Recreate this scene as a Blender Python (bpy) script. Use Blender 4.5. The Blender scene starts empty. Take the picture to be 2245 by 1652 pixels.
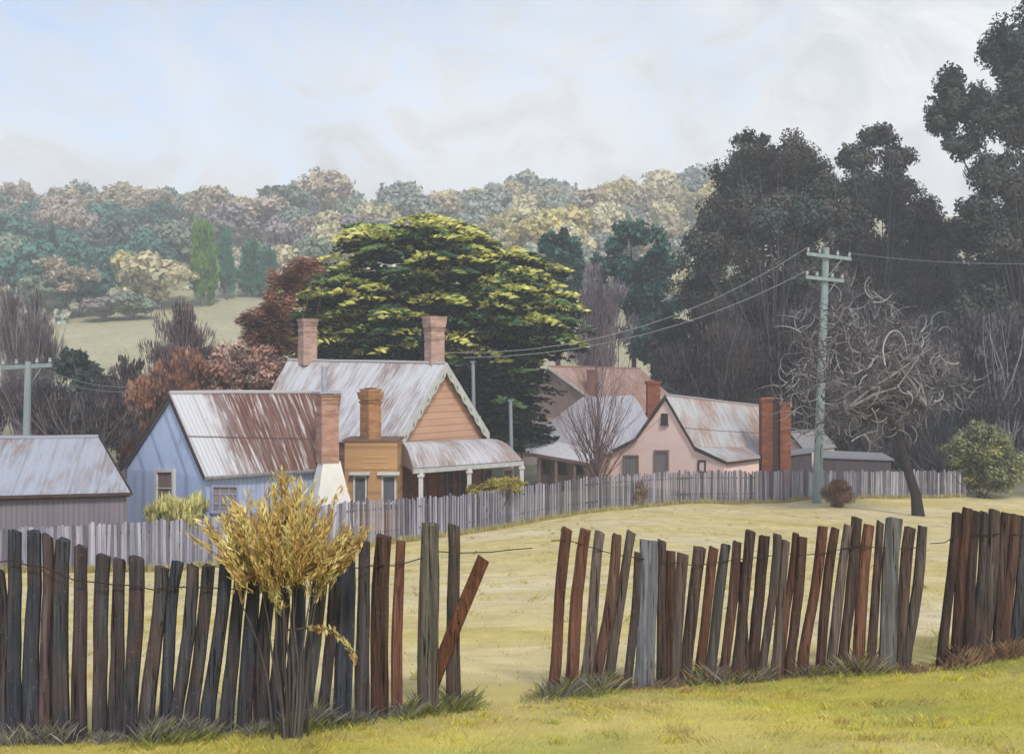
import bpy, math, random
import numpy as np
from mathutils import Vector
random.seed(7); RNG = np.random.default_rng(11)
S = bpy.context.scene
F, HU, HV, ZC = 2494.0, 1122.5, 800.0, 6.0      # focal in picture units, horizon, eye height

# ------------------------------------------------------------------ camera
cam = bpy.data.cameras.new("camera"); co = bpy.data.objects.new("camera", cam)
S.collection.objects.link(co); S.camera = co
cam.sensor_width = 36; cam.lens = 40; cam.shift_y = -26/2245.0
cam.clip_start = 0.1; cam.clip_end = 4000
co.location = (0, 0, ZC); co.rotation_euler = (math.radians(90), 0, 0)

# ------------------------------------------------------------------ light
SUN_EL, SUN_AZ = math.radians(44), math.radians(165)      # azimuth clockwise from +Y
W = bpy.data.worlds.new("World"); S.world = W; W.use_nodes = True
nt = W.node_tree; N = nt.nodes; L = nt.links; N.clear()
out = N.new('ShaderNodeOutputWorld'); bg = N.new('ShaderNodeBackground'); bg.inputs[1].default_value = 0.125
sky = N.new('ShaderNodeTexSky'); sky.sky_type = 'NISHITA'; sky.sun_disc = False
sky.sun_elevation = SUN_EL; sky.sun_rotation = SUN_AZ
tc = N.new('ShaderNodeTexCoord'); mp = N.new('ShaderNodeMapping'); mp.inputs['Scale'].default_value = (1.0, 1.0, 1.35)
n1 = N.new('ShaderNodeTexNoise'); n1.inputs['Scale'].default_value = 2.6; n1.inputs['Detail'].default_value = 7
n1.inputs['Roughness'].default_value = .55; n1.inputs['Distortion'].default_value = .9
n2 = N.new('ShaderNodeTexNoise'); n2.inputs['Scale'].default_value = 9; n2.inputs['Detail'].default_value = 8
n2.inputs['Roughness'].default_value = .6; n2.inputs['Distortion'].default_value = 1.5
L.new(tc.outputs['Generated'], mp.inputs[0]); L.new(mp.outputs[0], n1.inputs['Vector']); L.new(mp.outputs[0], n2.inputs['Vector'])
sp = N.new('ShaderNodeSeparateXYZ'); L.new(tc.outputs['Generated'], sp.inputs[0])
def wm(op, a, b, clamp=False):
    m = N.new('ShaderNodeMath'); m.operation = op; m.use_clamp = clamp
    for i, q in enumerate((a, b)):
        if isinstance(q, (int, float)): m.inputs[i].default_value = q
        else: L.new(q, m.inputs[i])
    return m.outputs[0]
# the bank of cloud lies over the north-east and along the skyline; clear sky is high in the north-west
bias = wm('ADD', wm('MULTIPLY', sp.outputs['X'], 1.05), wm('MULTIPLY', sp.outputs['Z'], -1.15))
cf = wm('ADD', wm('ADD', wm('MULTIPLY', n1.outputs[0], 2.1), wm('MULTIPLY', n2.outputs[0], 1.6)), wm('SUBTRACT', bias, .72))
cr = N.new('ShaderNodeValToRGB'); cr.color_ramp.elements[0].position = .36; cr.color_ramp.elements[1].position = 1.0
cr.color_ramp.elements[0].color = (.16, .16, .16, 1)
L.new(cf, cr.inputs[0])
cc = N.new('ShaderNodeValToRGB')   # cloud tone: bright low bank, greyer above
cc.color_ramp.elements[0].position = .05; cc.color_ramp.elements[0].color = (1.0, 1.0, .995, 1)
cc.color_ramp.elements[1].position = .42; cc.color_ramp.elements[1].color = (.545, .59, .635, 1)
L.new(wm('ADD', sp.outputs['Z'], wm('MULTIPLY', wm('SUBTRACT', n2.outputs[0], .5), .62)), cc.inputs[0])
cs = N.new('ShaderNodeVectorMath'); cs.operation = 'SCALE'; cs.inputs['Scale'].default_value = 7.9; L.new(cc.outputs[0], cs.inputs[0])
sk = N.new('ShaderNodeVectorMath'); sk.operation = 'MULTIPLY'; sk.inputs[1].default_value = (1.5, 1.36, 1.3); L.new(sky.outputs[0], sk.inputs[0])
mx = N.new('ShaderNodeMix'); mx.data_type = 'RGBA'
L.new(cr.outputs[0], mx.inputs[0]); L.new(sk.outputs[0], mx.inputs[6]); L.new(cs.outputs[0], mx.inputs[7])
L.new(mx.outputs[2], bg.inputs[0]); L.new(bg.outputs[0], out.inputs[0])
sl = bpy.data.lights.new("sun", 'SUN'); sl.energy = 2.0; sl.angle = math.radians(9); sl.color = (1, .96, .89)
so = bpy.data.objects.new("sun", sl); S.collection.objects.link(so)
sd = Vector((math.sin(SUN_AZ)*math.cos(SUN_EL), math.cos(SUN_AZ)*math.cos(SUN_EL), math.sin(SUN_EL)))
so.rotation_euler = sd.to_track_quat('Z', 'Y').to_euler(); so.location = (20, -20, 60)
S.view_settings.view_transform = 'Standard'; S.view_settings.look = 'None'
S.view_settings.exposure = 0.45; S.view_settings.gamma = 1
S.cycles.max_bounces = 6; S.cycles.volume_bounces = 0; S.cycles.transparent_max_bounces = 8

# ------------------------------------------------------------------ helpers
def P(u, v, D): return Vector(((u-HU)/F*D, D, ZC-(v-HV)/F*D))
ORG = {}
def srgb(r, g, b):
    f = lambda c: (c/255/12.92) if c/255 <= .04045 else ((c/255+.055)/1.055)**2.4
    return (f(r), f(g), f(b))
class MB:
    def __init__(s): s.v = []; s.f = []; s.uv = []; s.mi = []; s.col = []; s.cur = (1, 1, 1)
    def add(s, vs, fs, mi=0, uvs=None):
        o = len(s.v); s.v += [tuple(p) for p in vs]; s.col += [s.cur]*len(vs)
        for k, f in enumerate(fs):
            s.f.append([i+o for i in f]); s.mi.append(mi); s.uv.append(uvs[k] if uvs else None)
    def poly(s, pts, uvs=None, mi=0): s.add(pts, [list(range(len(pts)))], mi, [uvs] if uvs else None)
    def box(s, c, X, Y, Z, mi=0):
        c, X, Y, Z = map(Vector, (c, X, Y, Z))
        vs = [c+X*a+Y*b+Z*d for a in (-1, 1) for b in (-1, 1) for d in (-1, 1)]
        s.add(vs, [(0,1,3,2),(4,6,7,5),(0,4,5,1),(2,3,7,6),(0,2,6,4),(1,5,7,3)], mi)
    def slab(s, a, b, c, d, t, mi=0):
        """ridge a-b, eave d-c; uv in metres; t thick downward"""
        a, b, c, d = map(Vector, (a, b, c, d)); dn = Vector((0, 0, -t))
        e = (b-a).normalized()
        def uvp(p): q = p-a; x = q.dot(e); return (x, (q-e*x).length)
        K, J = 12, 6; vs = []; uvs_ = []
        for j in range(J+1):
            for i in range(K+1):
                f, h_ = i/K, j/J; p = a.lerp(b, f).lerp(d.lerp(c, f), h_)
                p = p-Vector((0, 0, .035*math.sin(f*math.pi)*math.sin(h_*math.pi)+.012*math.sin(i*1.9+j*2.3)*(0 < i < K)*(0 < j < J))); vs.append(p); uvs_.append(uvp(p))
        m_ = len(vs); fs = []; us = []; bs = []
        for j in range(J):
            for i in range(K):
                q = (j*(K+1)+i, j*(K+1)+i+1, (j+1)*(K+1)+i+1, (j+1)*(K+1)+i)
                for t in ((q[0], q[1], q[2]), (q[0], q[2], q[3])): fs.append(t); us.append([uvs_[k] for k in t]); bs.append((t[2]+m_, t[1]+m_, t[0]+m_))
        rim = [i for i in range(K+1)]+[(j+1)*(K+1)+K for j in range(J)]+[J*(K+1)+i for i in range(K-1, -1, -1)]+[j*(K+1) for j in range(J-1, 0, -1)]
        sd = [(rim[i], rim[i]+m_, rim[(i+1) % len(rim)]+m_, rim[(i+1) % len(rim)]) for i in range(len(rim))]
        s.add(vs+[p+dn for p in vs], fs+bs+sd, mi, us+[[(0, 0)]*3]*len(bs)+[[(0, 0)]*4]*len(sd))
    def tube(s, pts, rs, n=6, mi=0, cap=True):
        pts = [Vector(p) for p in pts]; vs = []; fs = []
        up = Vector((.31, .2, .93)); prev = None
        for i, p in enumerate(pts):
            t = (pts[min(i+1, len(pts)-1)]-pts[max(i-1, 0)])
            t = t.normalized() if t.length > 1e-9 else Vector((0, 0, 1))
            x = (prev if prev is not None else (Vector((1, 0, 0)) if abs(t.z) > .8 else up))
            x = (x-t*x.dot(t)).normalized(); prev = x; y = t.cross(x)
            for k in range(n):
                an = 2*math.pi*k/n; vs.append(p+(x*math.cos(an)+y*math.sin(an))*rs[i])
        for i in range(len(pts)-1):
            for k in range(n):
                fs.append((i*n+k, i*n+(k+1) % n, (i+1)*n+(k+1) % n, (i+1)*n+k))
        if cap: fs.append(tuple(range(n))[::-1]); fs.append(tuple((len(pts)-1)*n+k for k in range(n)))
        s.add(vs, fs, mi)
def obj(name, mb, mats, parent=None, base=None, smooth=False):
    if parent is not None: org = ORG[parent.name]
    else: org = Vector(base) if base is not None else Vector((0, 0, 0))
    me = bpy.data.meshes.new(name)
    me.from_pydata([(a-org.x, b-org.y, c-org.z) for a, b, c in mb.v], [], mb.f)
    mats = mats if isinstance(mats, (list, tuple)) else [mats]
    for m in mats: me.materials.append(m)
    if any(mb.mi): me.polygons.foreach_set('material_index', mb.mi)
    if any(u is not None for u in mb.uv):
        ul = me.uv_layers.new(name='UVMap'); fl = []
        for f, u in zip(mb.f, mb.uv): fl += (list(u) if u is not None else [(0, 0)]*len(f))
        ul.data.foreach_set('uv', [c for p in fl for c in p])
    ca = me.color_attributes.new('Col', 'FLOAT_COLOR', 'POINT')
    ca.data.foreach_set('color', [c for q in mb.col for c in (*q, 1)])
    if smooth: me.polygons.foreach_set('use_smooth', [True]*len(me.polygons))
    me.update()
    o = bpy.data.objects.new(name, me); S.collection.objects.link(o)
    if parent is not None: o.parent = parent
    else: o.location = org
    ORG[o.name] = org
    return o
def quads(name, V, C, mat, parent=None, base=None, k=4):
    """fast: V (n*k,3) world verts, C (n,3) colours, k verts per face"""
    org = ORG[parent.name] if parent is not None else Vector(base or (0, 0, 0))
    n = len(V)//k; me = bpy.data.meshes.new(name)
    me.vertices.add(n*k); me.loops.add(n*k); me.polygons.add(n)
    me.vertices.foreach_set('co', (V-np.array(org)).astype(np.float32).ravel())
    me.loops.foreach_set('vertex_index', np.arange(n*k, dtype=np.int32))
    me.polygons.foreach_set('loop_start', np.arange(0, n*k, k, dtype=np.int32))
    me.polygons.foreach_set('loop_total', np.full(n, k, dtype=np.int32))
    me.materials.append(mat)
    ca = me.color_attributes.new('Col', 'FLOAT_COLOR', 'POINT')
    ca.data.foreach_set('color', np.repeat(np.c_[C, np.ones(n)], k, axis=0).astype(np.float32).ravel())
    me.update(calc_edges=True); me.validate()
    o = bpy.data.objects.new(name, me); S.collection.objects.link(o)
    if parent is not None: o.parent = parent
    else: o.location = org
    ORG[o.name] = Vector(org)
    return o
LABELS = set()
def tag(o, label=None, cat=None, group=None, kind=None):
    if label:
        o['label'] = label
        if label in LABELS and not group: print('DUP LABEL', label)
        LABELS.add(label)
    if cat: o['category'] = cat
    if group: o['group'] = group
    if kind: o['kind'] = kind
    return o
def thing(name, label, cat, base, group=None):
    o = bpy.data.objects.new(name, None); S.collection.objects.link(o); o.location = base; o.empty_display_size = .3
    ORG[o.name] = Vector(base); return tag(o, label, cat, group)

# ------------------------------------------------------------------ materials
class M:
    def __init__(s, name, rough=.8, spec=.2):
        s.m = bpy.data.materials.new(name); s.m.use_nodes = True; s.t = s.m.node_tree; s.n = s.t.nodes; s.l = s.t.links
        s.b = s.n['Principled BSDF']; s.b.inputs['Roughness'].default_value = rough; s.b.inputs['Specular IOR Level'].default_value = spec
        s.tc = s.n.new('ShaderNodeTexCoord')
    def vec(s, src='Object', scale=(1, 1, 1), rot=(0, 0, 0)):
        m = s.n.new('ShaderNodeMapping'); m.inputs['Scale'].default_value = scale; m.inputs['Rotation'].default_value = rot
        s.l.new(s.tc.outputs[src], m.inputs[0]); return m.outputs[0]
    def noise(s, vec, scale=1, detail=5, rough=.6, dist=0):
        n = s.n.new('ShaderNodeTexNoise'); n.inputs['Scale'].default_value = scale; n.inputs['Detail'].default_value = detail
        n.inputs['Roughness'].default_value = rough; n.inputs['Distortion'].default_value = dist
        s.l.new(vec, n.inputs['Vector']); return n.outputs[0]
    def ramp(s, fac, stops):
        r = s.n.new('ShaderNodeValToRGB'); e = r.color_ramp.elements
        while len(e) > 1: e.remove(e[-1])
        for k, (p, c) in enumerate(stops):
            q = e[0] if k == 0 else e.new(p)
            q.position = p; q.color = (c, c, c, 1) if isinstance(c, (int, float)) else (*c, 1)
        s.l.new(fac, r.inputs[0]); return r.outputs[0]
    def mix(s, fac, a, b, mode='MIX'):
        m = s.n.new('ShaderNodeMix'); m.data_type = 'RGBA'; m.blend_type = mode
        for i, q in ((0, fac), (6, a), (7, b)):
            if isinstance(q, (int, float)): m.inputs[i].default_value = q
            elif isinstance(q, tuple): m.inputs[i].default_value = (*q, 1)
            else: s.l.new(q, m.inputs[i])
        return m.outputs[2]
    def math(s, op, a, b=0, clamp=False):
        m = s.n.new('ShaderNodeMath'); m.operation = op; m.use_clamp = clamp
        for i, q in enumerate((a, b)):
            if isinstance(q, (int, float)): m.inputs[i].default_value = q
            else: s.l.new(q, m.inputs[i])
        return m.outputs[0]
    def attr(s, name='Col'):
        a = s.n.new('ShaderNodeAttribute'); a.attribute_name = name; return a.outputs['Color']
    def sep(s, vec):
        q = s.n.new('ShaderNodeSeparateXYZ'); s.l.new(vec, q.inputs[0]); return q.outputs
    def bump(s, h, strength=.3, dist=.02):
        b = s.n.new('ShaderNodeBump'); b.inputs['Strength'].default_value = strength; b.inputs['Distance'].default_value = dist
        s.l.new(h, b.inputs['Height']); s.l.new(b.outputs[0], s.b.inputs['Normal'])
    def color(s, c):
        if isinstance(c, tuple): s.b.inputs['Base Color'].default_value = (*c, 1)
        else: s.l.new(c, s.b.inputs['Base Color'])
        return s.m
def roof_mat(name, base, light, rust, dark, amount, uref=None, joint=None):
    """corrugated iron; amount = rust threshold; uref=(u0,u1): rust grows from u0 to u1 metres along the ridge"""
    m = M(name, .62, .3); uv = m.vec('UV')
    x, y, _ = m.sep(uv)
    st = m.noise(m.vec('UV', (5.5, .45, 1)), 1, 6, .65, .25)
    st2 = m.noise(m.vec('UV', (11, .8, 1)), 1, 4, .7)
    pa = m.noise(m.vec('UV', (.55, .3, 1)), 1, 3, .6)
    fac = m.math('ADD', m.math('MULTIPLY', st, .62), m.math('MULTIPLY', pa, .55))
    if uref:
        g = m.math('DIVIDE', m.math('SUBTRACT', x, uref[0]), uref[1]-uref[0], True)
        fac = m.math('ADD', fac, m.math('MULTIPLY', m.math('SUBTRACT', g, .5), .42))
    rf = m.ramp(fac, [(amount, 0.), (amount+.09, .8), (amount+.3, 1.)])
    zinc = m.mix(st2, base, light)
    zinc = m.mix(m.ramp(st2, [(.58, 0.), (.75, .5)]), zinc, dark)
    ru = m.mix(m.ramp(st2, [(.35, 0.), (.65, 1.)]), dark, rust)
    ru = m.mix(m.ramp(st, [(.52, 0.), (.62, .65)]), ru, light)
    c = m.mix(rf, zinc, ru)
    wv = m.n.new('ShaderNodeTexWave'); wv.wave_type = 'BANDS'; wv.bands_direction = 'X'; wv.inputs['Scale'].default_value = 1.9
    m.l.new(uv, wv.inputs['Vector'])
    sheet = m.math('PINGPONG', x, .42)
    lap = m.ramp(sheet, [(0, 1.), (.03, 1.), (.055, 0.)])
    c = m.mix(m.math('MULTIPLY', lap, m.math('MULTIPLY', pa, .55)), c, dark)
    if joint:
        j = m.math('ABSOLUTE', m.math('SUBTRACT', y, joint)); c = m.mix(m.ramp(j, [(0, .8), (.03, .8), (.05, 0.)]), c, dark)
    m.bump(wv.outputs['Fac'], .55, .03)
    return m.color(c)
def plank_mat(name, c0, c1, c2, horiz=False, pitch=.2, streak=5, worn=.58):
    m = M(name, .85, .15)
    sc = (.5, .5, streak) if horiz else (streak, streak, .35)
    st = m.noise(m.vec('Object', sc), 1, 6, .65, .2); big = m.noise(m.vec('Object', (.5, .5, .5)), 1, 3)
    c = m.mix(m.ramp(st, [(.3, 0.), (.7, 1.)]), c0, c1)
    c = m.mix(m.ramp(m.math('ADD', m.math('MULTIPLY', st, .5), m.math('MULTIPLY', big, .5)), [(worn, 0.), (worn+.12, .75)]), c, c2)
    x, y, z = m.sep(m.vec('Object'))
    q = m.math('PINGPONG', z if horiz else m.math('ADD', x, m.math('MULTIPLY', y, .8)), pitch/2)
    g = m.ramp(q, [(0, 1.), (pitch*.07, .6), (pitch*.12, 0.)])
    c = m.mix(m.math('MULTIPLY', g, .38), c, tuple(k*.4 for k in c2))
    m.bump(m.math('SUBTRACT', st, g), .4, .02)
    return m.color(c)
def brick_mat(name, c0, c1, mortar, scale=1.0, streak=None):
    m = M(name, .9, .1); b = m.n.new('ShaderNodeTexBrick')
    x, y, z = m.sep(m.vec('Object')); cb = m.n.new('ShaderNodeCombineXYZ')
    m.l.new(m.math('ADD', x, m.math('MULTIPLY', y, .7)), cb.inputs[0]); m.l.new(z, cb.inputs[1])
    m.l.new(cb.outputs[0], b.inputs['Vector'])
    b.inputs['Scale'].default_value = scale; b.inputs['Brick Width'].default_value = .3; b.inputs['Row Height'].default_value = .1
    b.inputs['Mortar Size'].default_value = .012
    b.inputs['Color1'].default_value = (*c0, 1); b.inputs['Color2'].default_value = (*c1, 1); b.inputs['Mortar'].default_value = (*mortar, 1)
    n = m.noise(m.vec('Object', (1.2, 1.2, 3)), 1.5, 5, .7)
    c = m.mix(m.ramp(n, [(.42, 0.), (.62, .6)]), b.outputs[0], streak or tuple(k*.45 for k in c0))
    m.bump(b.outputs['Fac'], -.3, .01)
    return m.color(c)
def plain_mat(name, c0, c1, scale=3, rough=.85, stretch=(1, 1, 1), spec=.15, bs=.15):
    m = M(name, rough, spec); n = m.noise(m.vec('Object', stretch), scale, 6, .65, .3)
    m.bump(n, bs, .02); return m.color(m.mix(m.ramp(n, [(.3, 0.), (.7, 1.)]), c0, c1))
def attr_mat(name, stretch=(1, 1, 1), scale=4, amt=.45, rough=.85, bs=.3, transl=0):
    m = M(name, rough, .12); n = m.noise(m.vec('Object', stretch), scale, 5, .65, .2)
    k = m.ramp(n, [(.25, 1-amt), (.75, 1+amt*.6)])
    c = m.mix(1.0, m.attr(), k, 'MULTIPLY')
    if bs: m.bump(n, bs, .02)
    m.color(c)
    if transl:
        tr = m.n.new('ShaderNodeBsdfTranslucent'); m.l.new(c, tr.inputs[0]); ms = m.n.new('ShaderNodeMixShader'); ms.inputs[0].default_value = transl
        m.l.new(m.b.outputs[0], ms.inputs[1]); m.l.new(tr.outputs[0], ms.inputs[2]); m.l.new(ms.outputs[0], m.n['Material Output'].inputs[0])
    return m.m
LEAF = attr_mat('foliage', (1, 1, 1), 1.5, .3, .8, 0, .22)
FARLEAF = attr_mat('far_foliage', (1, 1, 1), .5, .25, .9, 0, .15)
BARK = attr_mat('bark', (6, 6, .8), 3, .5)
TWIG = attr_mat('twig', (3, 3, 1), 3, .4, .9, 0)
def wood_mat():
    m = M('weathered_paling', .88, .12); st = m.noise(m.vec('Object', (34, 34, 1.5)), 1, 7, .7, .3); cr_ = m.noise(m.vec('Object', (70, 70, 2.2)), 1, 4, .6, .6); pt = m.noise(m.vec('Object', (5, 5, 2.4)), 1, 4, .6); lc = m.noise(m.vec('Object', (1, 1, 1)), 38, 4, .7)
    c = m.mix(1.0, m.attr(), m.ramp(st, [(.3, .5), (.52, 1.1), (.72, 2.2)]), 'MULTIPLY')
    c = m.mix(m.ramp(pt, [(.5, 0.), (.7, .3)]), c, srgb(104, 72, 60)); c = m.mix(m.ramp(lc, [(.62, 0.), (.7, .5)]), c, srgb(134, 132, 122))
    cf_ = m.ramp(cr_, [(.34, .9), (.40, 0.)]); c = m.mix(cf_, c, srgb(26, 20, 18)); m.bump(m.math('SUBTRACT', st, cf_), .9, .012); return m.color(c)
WOOD = wood_mat()
FPALE = attr_mat('grey_paling', (12, 12, .8), 1, .5, .9, .3)
GRASS = attr_mat('grass_blade', (1, 1, 1), 2, .3, .8, 0, .3)
WIRE = plain_mat('rusty_wire', (.02, .018, .016), (.05, .04, .035), 20, .6)
PWIRE = plain_mat('aluminium_wire', (.2, .21, .22), (.3, .31, .32), 20, .5)

# ------------------------------------------------------------------ ground
near = [(-400, 1650, 6.9), (0, 1622, 7.4), (300, 1612, 7.5), (600, 1597, 7.8), (800, 1570, 8.1), (1000, 1535, 8.5), (1200, 1520, 9.0), (1500, 1500, 9.6), (1750, 1485, 9.9), (2000, 1462, 10.2), (2245, 1432, 10.6), (2600, 1415, 11)]
MIDF = [(-300, 1170, 1262, 31), (0, 1160, 1255, 33), (330, 1143, 1250, 36), (500, 1135, 1240, 37.5), (780, 1098, 1203, 40), (1000, 1086, 1174, 45), (1180, 1062, 1142, 50), (1300, 1044, 1122, 54), (1500, 1033, 1103, 59), (1790, 1033, 1094, 62.5), (2130, 1032, 1090, 66)]
ctrl = [tuple(P(*q)) for q in near] + [tuple(P(u, vb, D)) for u, vt, vb, D in MIDF]
ctrl += [(x, y, ZC-1.66-.1*max(y, -6)) for x in (-14, -5, 0, 5, 14) for y in (-12, 0)]
ctrl += [tuple(P(2500, 1083, 70))] + [(x, 75+abs(x)*.1, ZC-7.5) for x in (-70, -35, -10, 15, 40, 80)] + [(x, 115, ZC-6.5) for x in (-140, -80, -40, 0, 40, 80, 140)]
for D, vs in ((150, (806, 806, 803, 800, 800, 800)), (185, (735, 712, 704, 696, 690, 685)), (250, (620, 600, 592, 584, 576, 570)), (330, (525, 520, 512, 500, 492, 488)), (420, (508, 500, 492, 481, 474, 470))):
    for u, v in zip((-1100, 0, 600, 1200, 1800, 3300), vs): ctrl.append(tuple(P(u, v, D)))
ctrl += [(x, y, ZC+38) for x in (-700, -350, 0, 350, 700) for y in (620, 950)] + [(x, y, ZC+z) for x in (-600, 600) for y, z in ((150, -2), (250, 20), (360, 40))] + [(x, -40, ZC-1) for x in (-100, 0, 100)] + [(x, 30, ZC-5) for x in (-90, 90)]
ctrl = np.array(ctrl)
warp = lambda x, y: np.stack([np.arcsinh(x/9), np.arcsinh(y/9)], -1)
cp = warp(ctrl[:, 0], ctrl[:, 1]); phi = lambda r: r*r*np.log(r+1e-9)
n = len(cp); A = np.zeros((n+3, n+3)); A[:n, :n] = phi(np.linalg.norm(cp[:, None]-cp[None], axis=-1)) + np.eye(n)*1e-3
A[:n, n] = 1; A[:n, n+1:] = cp; A[n, :n] = 1; A[n+1:, :n] = cp.T
coef = np.linalg.solve(A, np.r_[ctrl[:, 2], 0, 0, 0])
HPD = [100, 150, 185, 250, 330, 420, 950]
HPU = [-1100, 0, 500, 850, 1200, 1500, 3300]
HPV = [(970,)*7, (806, 806, 803, 800, 800, 800, 800), (735, 715, 705, 700, 696, 690, 685), (625, 610, 600, 592, 584, 576, 570), (535, 528, 518, 506, 498, 492, 488), (516, 510, 500, 489, 482, 478, 475), (690,)*7]
HPZ = np.array([[ZC-(v-HV)/F*D for v in r] for D, r in zip(HPD, HPV)])
def hillz(x, y):
    u = HU+F*x/np.maximum(y, 60); zs = np.stack([np.interp(u, HPU, r) for r in HPZ]); D = np.clip(y, 100, 950); t = np.interp(D, HPD, range(len(HPD))); i = np.clip(t.astype(int), 0, len(HPD)-2); f = t-i; k = np.arange(len(x))
    f = f*f*(3-2*f)*.5+f*.5; return zs[i, k]*(1-f)+zs[i+1, k]*f
def gz(x, y):
    x = np.asarray(x, float); y = np.asarray(y, float); sh = x.shape; p = warp(x.ravel(), y.ravel())
    z = coef[n]+p@coef[n+1:]
    for i in range(0, len(p), 20000):
        z[i:i+20000] += phi(np.linalg.norm(p[i:i+20000, None]-cp[None], axis=-1))@coef[:n]
    w = np.clip((y.ravel()-92)/30, 0, 1); w = w*w*(3-2*w); z = z*(1-w)+hillz(x.ravel(), y.ravel())*w
    z += .035*np.sin(x.ravel()*1.9+np.sin(y.ravel()*1.3))*np.sin(y.ravel()*1.6+.7)
    return z.reshape(sh)
def G(x, y): return float(gz([x], [y])[0])
def gD(u, v, lo=5, hi=90):
    for D in np.arange(lo, hi, .25):
        p = P(u, v, D)
        if G(p.x, p.y) > p.z: return D
    return hi
def gp(u, v, lo=5, hi=90): D = gD(u, v, lo, hi); p = P(u, v, D); p.z = G(p.x, p.y); return p, D
def on(u, D, dz=0): x = (u-HU)/F*D; return Vector((x, D, G(x, D)+dz))
def vn(x, y, s):   # cheap smooth noise for colours
    return (np.sin(x*s*1.3+1.7*np.sin(y*s*.9+.5))+np.sin(y*s*1.7+1.3*np.sin(x*s*1.1+2.1))+np.sin((x+y)*s*.7+3))/3
fx = np.array([P(*q)[0] for q in near]); fy = np.array([P(*q)[1] for q in near])
mfx = np.array([P(u, vb, D)[0] for u, vt, vb, D in MIDF]); mfy = np.array([D for *_, D in MIDF])
C_LAWN = np.array([srgb(212, 200, 84), srgb(224, 204, 134), srgb(182, 184, 104)]); C_PAD = np.array([srgb(228, 208, 142), srgb(236, 220, 178), srgb(218, 198, 114)])
C_YARD = np.array(srgb(140, 138, 110)); C_HILL = np.array([srgb(205, 196, 160), srgb(190, 186, 150)])
def gcol(x, y):
    d = y-np.interp(x, fx, fy); md = y-np.interp(x, mfx, mfy)
    w1 = np.clip(.5+.5*vn(x, y, .9), 0, 1)[:, None]; w2 = np.clip(vn(x, y, 2.3)*.9, 0, 1)[:, None]
    c = C_LAWN[0]*(1-w1)+C_LAWN[1]*w1; c = c*(1-w2)+C_LAWN[2]*w2
    w3 = np.clip(.5+.5*vn(x, y, .35), 0, 1)[:, None]; w4 = np.clip(vn(x*.5, y, 1.1), 0, 1)[:, None]*.8
    p = C_PAD[0]*(1-w3)+C_PAD[1]*w3; p = p*(1-w4)+C_PAD[2]*w4
    k = np.clip((d+.1+.5*vn(x, y, 1.4))/1.1, 0, 1)[:, None]; c = c*(1-k)+p*k
    k = np.clip(md/1.5-.3, 0, 1)[:, None]; c = c*(1-k)+C_YARD*k
    h = C_HILL[0]*(1-w3)+C_HILL[1]*w3; k = np.clip((y-105)/30, 0, 1)[:, None]; c = c*(1-k)+h*k
    return np.clip(c, .01, .9)*.8
def build_ground():
    s = np.linspace(-1, 1, 261); xs = np.sinh(s*5.0)/np.sinh(5.0)*460
    ys = np.concatenate([np.linspace(-40, 3, 20), 3+np.cumsum(.11*1.0185**np.arange(300))]); ys = ys[ys < 640]
    X, Y = np.meshgrid(xs, ys); Z = gz(X, Y); ny, nx = X.shape
    V = np.stack([X, Y, Z], -1).reshape(-1, 3); i = np.arange(ny*nx).reshape(ny, nx)
    Fc = np.stack([i[:-1, :-1], i[:-1, 1:], i[1:, 1:], i[1:, :-1]], -1).reshape(-1, 4)
    me = bpy.data.meshes.new('ground'); me.vertices.add(len(V)); me.vertices.foreach_set('co', V.astype(np.float32).ravel())
    me.loops.add(Fc.size); me.loops.foreach_set('vertex_index', Fc.astype(np.int32).ravel()); me.polygons.add(len(Fc))
    me.polygons.foreach_set('loop_start', np.arange(0, Fc.size, 4, dtype=np.int32)); me.polygons.foreach_set('loop_total', np.full(len(Fc), 4, np.int32))
    me.polygons.foreach_set('use_smooth', [True]*len(Fc))
    ca = me.color_attributes.new('Col', 'FLOAT_COLOR', 'POINT'); c = gcol(V[:, 0], V[:, 1])
    ca.data.foreach_set('color', np.c_[c, np.ones(len(c))].astype(np.float32).ravel()); me.update(calc_edges=True)
    m = M('grassy_ground', .95, .05)
    n1 = m.noise(m.vec('Object', (1, 1, 1)), .9, 8, .65, .8); n2 = m.noise(m.vec('Object', (.25, 1.3, 1)), .8, 6, .7, .4)
    c = m.mix(1.0, m.attr(), m.ramp(n1, [(.3, .78), (.7, 1.2)]), 'MULTIPLY')
    c = m.mix(1.0, c, m.ramp(n2, [(.3, .92), (.7, 1.08)]), 'MULTIPLY')
    n3 = m.noise(m.vec('Object'), 14, 6, .7); m.bump(n3, .5, .05)
    me.materials.append(m.color(c)); o = bpy.data.objects.new('ground', me); S.collection.objects.link(o); o['kind'] = 'structure'
build_ground()

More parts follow.
